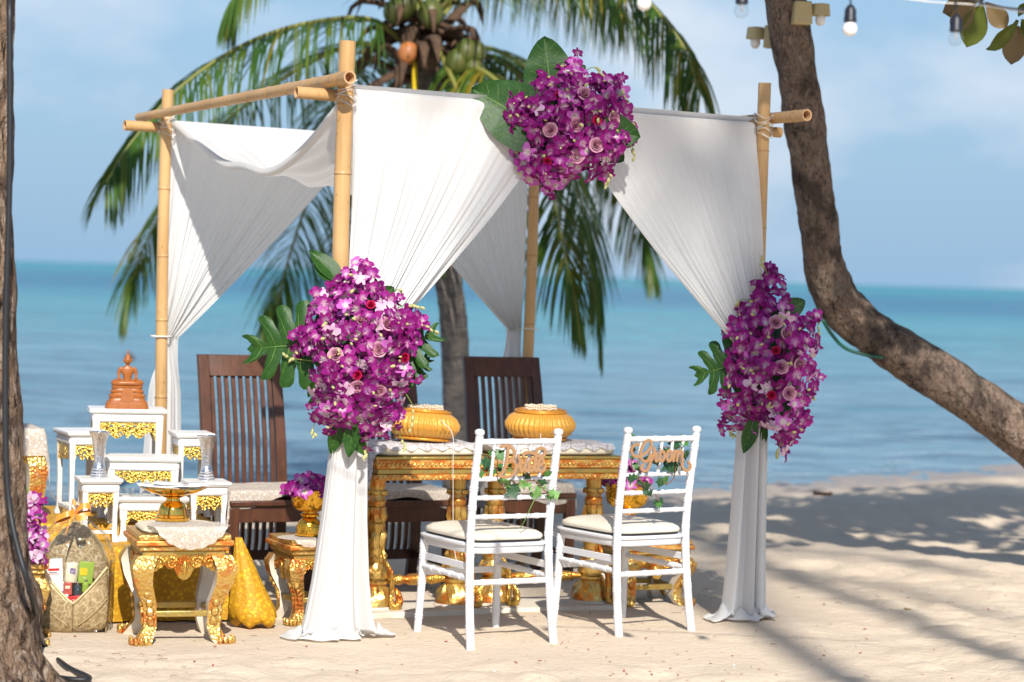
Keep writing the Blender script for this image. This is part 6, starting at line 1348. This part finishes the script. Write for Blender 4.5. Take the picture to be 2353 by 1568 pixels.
bouquet('purple orchid spray on the post nearest the leaning tree, with paler blooms lower down', SR, 11.02, 180, [(1742, 852, 'p'), (1796, 844, 'p'), (1838, 838, 'p'), (1814, 904, 'p'), (1783, 741, 'p'), (1808, 768, 'p'), (1783, 806, 'r'), (1773, 908, 'r')],
    [('m', 1715, 832, 1598, 862, .0, (.15, -1, .2)), ('m', 1760, 770, 1690, 740, .04, (0, -1, .3)), ('l', 1735, 955, 1710, 1042, -.05, (.2, -1, .1)), ('l', 1750, 960, 1757, 1020, .0, (-.6, -1, .2)), ('l', 1735, 680, 1765, 640, .0, (0, -1, .3)), ('l', 1710, 770, 1685, 760, 0, (0, -1, .3)), ('h', 1800, 720, 1850, 690, .05, (0, -1, .2)), ('l', 1740, 720, 1765, 690, -.05, (0, -1, .3))],
    [[(1765, 640), (1758, 615), (1752, 600)], [(1850, 745), (1875, 730), (1880, 760)], [(1730, 690), (1700, 690), (1692, 705)], [(1800, 1000), (1790, 1030), (1785, 1045)], [(1860, 860), (1872, 880), (1868, 910)], [(1690, 960), (1680, 985), (1685, 1000)]], 17, .12)
# loose orchids
def orchid_heap(label, c, rad, n, seed, hgt, scale=.032):
    rr = random.Random(seed); root = thing('orchid_heap', label, 'orchids', c)
    for k in range(n):
        a = rr.uniform(0, 2 * PI); q = math.sqrt(rr.random()); p = V((math.cos(a) * q * rad[0], math.sin(a) * q * rad[1], hgt * (1 - q * q) * rr.uniform(.5, 1) - .01)); z = (V((p.x / rad[0], p.y / rad[1] - .8, .7)) + V((rr.gauss(0, .4), rr.gauss(0, .4), rr.gauss(0, .3)))).normalized(); up = V((rr.gauss(0, .5), 0, 1)); xx = up.cross(z).normalized(); M = Matrix((xx, z.cross(xx), z)).transposed().to_4x4(); M.translation = p
        link('orchid', rr.choice(ORC[:5]), root, M @ Matrix.Scale(scale * rr.uniform(.85, 1.15), 4))
    return root
orchid_heap('purple orchids heaped in the gold bowl behind the curtain', bw1.location + V((-.005, 0, .195)), (.105, .09), 34, 3, .10)
orchid_heap('bright magenta orchids heaped in the gold bowl behind the Groom chair', bw2.location + V((-.02, 0, .25)), (.145, .12), 48, 4, .12)
gr_ = thing('orchid_garland', 'hanging garland of white and purple orchids by the gift basket', 'orchids', at(70, 1220, 9.75)); rr = random.Random(9)
for k in range(64):
    x = 70 + rr.gauss(0, 14) ; y = rr.uniform(1145, 1292); p = at(x + (y - 1200) * .10, y, 9.75 + rr.uniform(-.05, .03)); z = V((rr.gauss(0, .6), -1, rr.gauss(0.1, .5))).normalized(); up = V((rr.gauss(0, .8), 0, 1)); xx = up.cross(z).normalized(); M = Matrix((xx, z.cross(xx), z)).transposed().to_4x4(); M.translation = p - gr_.location; link('orchid', rr.choice([ORC[5], ORC[4], ORC[5], ORC[2], ORC[0]]), gr_, M @ Matrix.Scale(.03, 4))
mb = MB(); mb.tube(cat_rom([at(62, 1120, 9.78), at(68, 1200, 9.78), at(82, 1295, 9.78)], 12), .004, 6); mb.build('stem', 'stem', gr_, world=True)

# ---------------------------------------------------------------- string lights
sl = thing('string_lights', 'string of festoon bulbs on black cable hung above the beach', 'string lights', at(1953, -60, 7.5)); SD = 7.5
mb = MB(); mb.tube(cat_rom([at(900, -330, SD), at(1480, -75, SD), at(1704, -50, SD), at(1953, -45, SD), at(2196, -8, SD), at(2353, 22, SD), at(2800, 40, SD)], 60), .0035, 6); mb.build('cable', 'cable_black', sl, world=True, sharp=0)
mb = MB(); mb.tube(cat_rom([at(1700, -60, SD + .01), at(2080, -2, SD + .01), at(2250, 12, SD + .01), at(2353, 28, SD + .01), at(2800, 90, SD + .01)], 40), .0022, 6); mb.build('support_wire', 'thread', sl, world=True, sharp=0)
for px, py, cy0, mt in ((1480, 5, -75, 'bulb_white'), (1704, 22, -50, 'clear_glass'), (1953, 64, -45, 'bulb_white'), (2196, 86, -8, 'clear_glass')):
    c = at(px, py, SD); mb = MB(); mb.lathe([(.004, .072), (.010, .068), (.018, .055), (.0185, .030), (.020, .028), (.020, .018), (.0165, .016)], 16, c - sl.location); mb.build('socket', 'socket', sl)
    mb = MB(); mb.tube([c + V((0, 0, .07)), at(px, cy0, SD)], .003, 6); mb.build('drop_wire', 'cable_black', sl, world=True)
    mb = MB(); mb.lathe([(.012, .020), (.016, .014), (.022, .002), (.0228, -.006), (.020, -.016), (.012, -.024), (.002, -.027)], 18, c - sl.location); mb.build('bulb', mt, sl, sharp=0)
    if mt == 'clear_glass': mb = MB(); mb.lathe([(.006, .018), (.005, 0), (.002, -.008)], 8, c - sl.location); mb.build('filament', 'silver', sl)

# ---------------------------------------------------------------- litter and small things
rr = random.Random(31); mb = MB()
for k in range(420):
    x, y = rr.uniform(-1.9, 3.2), rr.uniform(8.8, 13.2)
    if k < 110: x, y = rr.gauss(.55, .55), rr.gauss(10.0, .5)
    s = rr.uniform(.004, .011); a = rr.uniform(0, 6.28); c = V((x, y, ground(x, y) + .004)); e = V((math.cos(a), math.sin(a), rr.uniform(-.2, .5))) * s; f = V((-math.sin(a), math.cos(a), rr.uniform(-.2, .4))) * s * .55
    mb.add([c - e, c + f, c + e, c - f], [(0, 1, 2, 3)], rr.choice((0, 0, 1, 2, 2, 3, 1)))
mb.build('petal_litter', ['petal_litter', 'dry_leaf', 'straw', 'paper'], sharp=0, kind='stuff')['label'] = 'scattered red petals and dry leaf crumbs on the sand'
rr = random.Random(5); mb = MB()
for k in range(60):
    x, y = rr.uniform(-2.2, 2.8), rr.uniform(9.0, 13); 
    if k < 25: x, y = rr.uniform(-2, -1.2), rr.uniform(8.85, 9.6)
    a = rr.uniform(0, 6.28); l = rr.uniform(.015, .05); z = ground(x, y) + .004; mb.tube([(x, y, z), (x + math.cos(a) * l * .5, y + math.sin(a) * l * .5, z + .004), (x + math.cos(a + .5) * l, y + math.sin(a + .5) * l, z)], .0009, 4)
mb.build('twig_litter', 'vine', sharp=0, kind='stuff')['label'] = 'fine dry twigs lying on the sand'
for px, py, m_, lab, s in ((1890, 1140, 'dry_leaf', 'curled red brown fallen leaf near the water line', .15), (2085, 1402, 'straw', 'thin yellow fallen leaf on the open sand', .04), (820, 1543, 'petal_litter', 'dark red fallen petal in front of the trailing curtain hem', .022), (1275, 1585, 'dry_leaf', 'small tan dry leaf under the Bride chair', .03), (1240, 1520, 'petal_litter', 'red petals dropped beside the Groom chair', .02)):
    p = gp(px, py); p.z = ground(p.x, p.y) + .008; p = gp(px, py, p.z); mb = MB(); mb.grid(lambda u, v: V(((u - .5) * s * .5 * math.sin(PI * (.08 + .84 * v)), (v - .5) * s, s * .35 * (u - .5) ** 2 * 2 + .25 * s * (v - .5) ** 2)), 5, 7); o = mb.build('fallen_leaf', m_, sharp=0); o.location = p; o.rotation_euler = (0, 0, rnd.uniform(0, 6)); tag(o, lab, 'fallen leaf')
p = gp(297, 826, SEA_Z); mb = MB(); mb.lathe([(.02, -.1), (.08, -.06), (.10, .02), (.075, .08), (.02, .11), (.02, .15)], 14); o = mb.build('buoy', 'palm_fibre', sharp=0); o.location = p; tag(o, 'small dark buoy floating on the sea behind the statue', 'buoy')
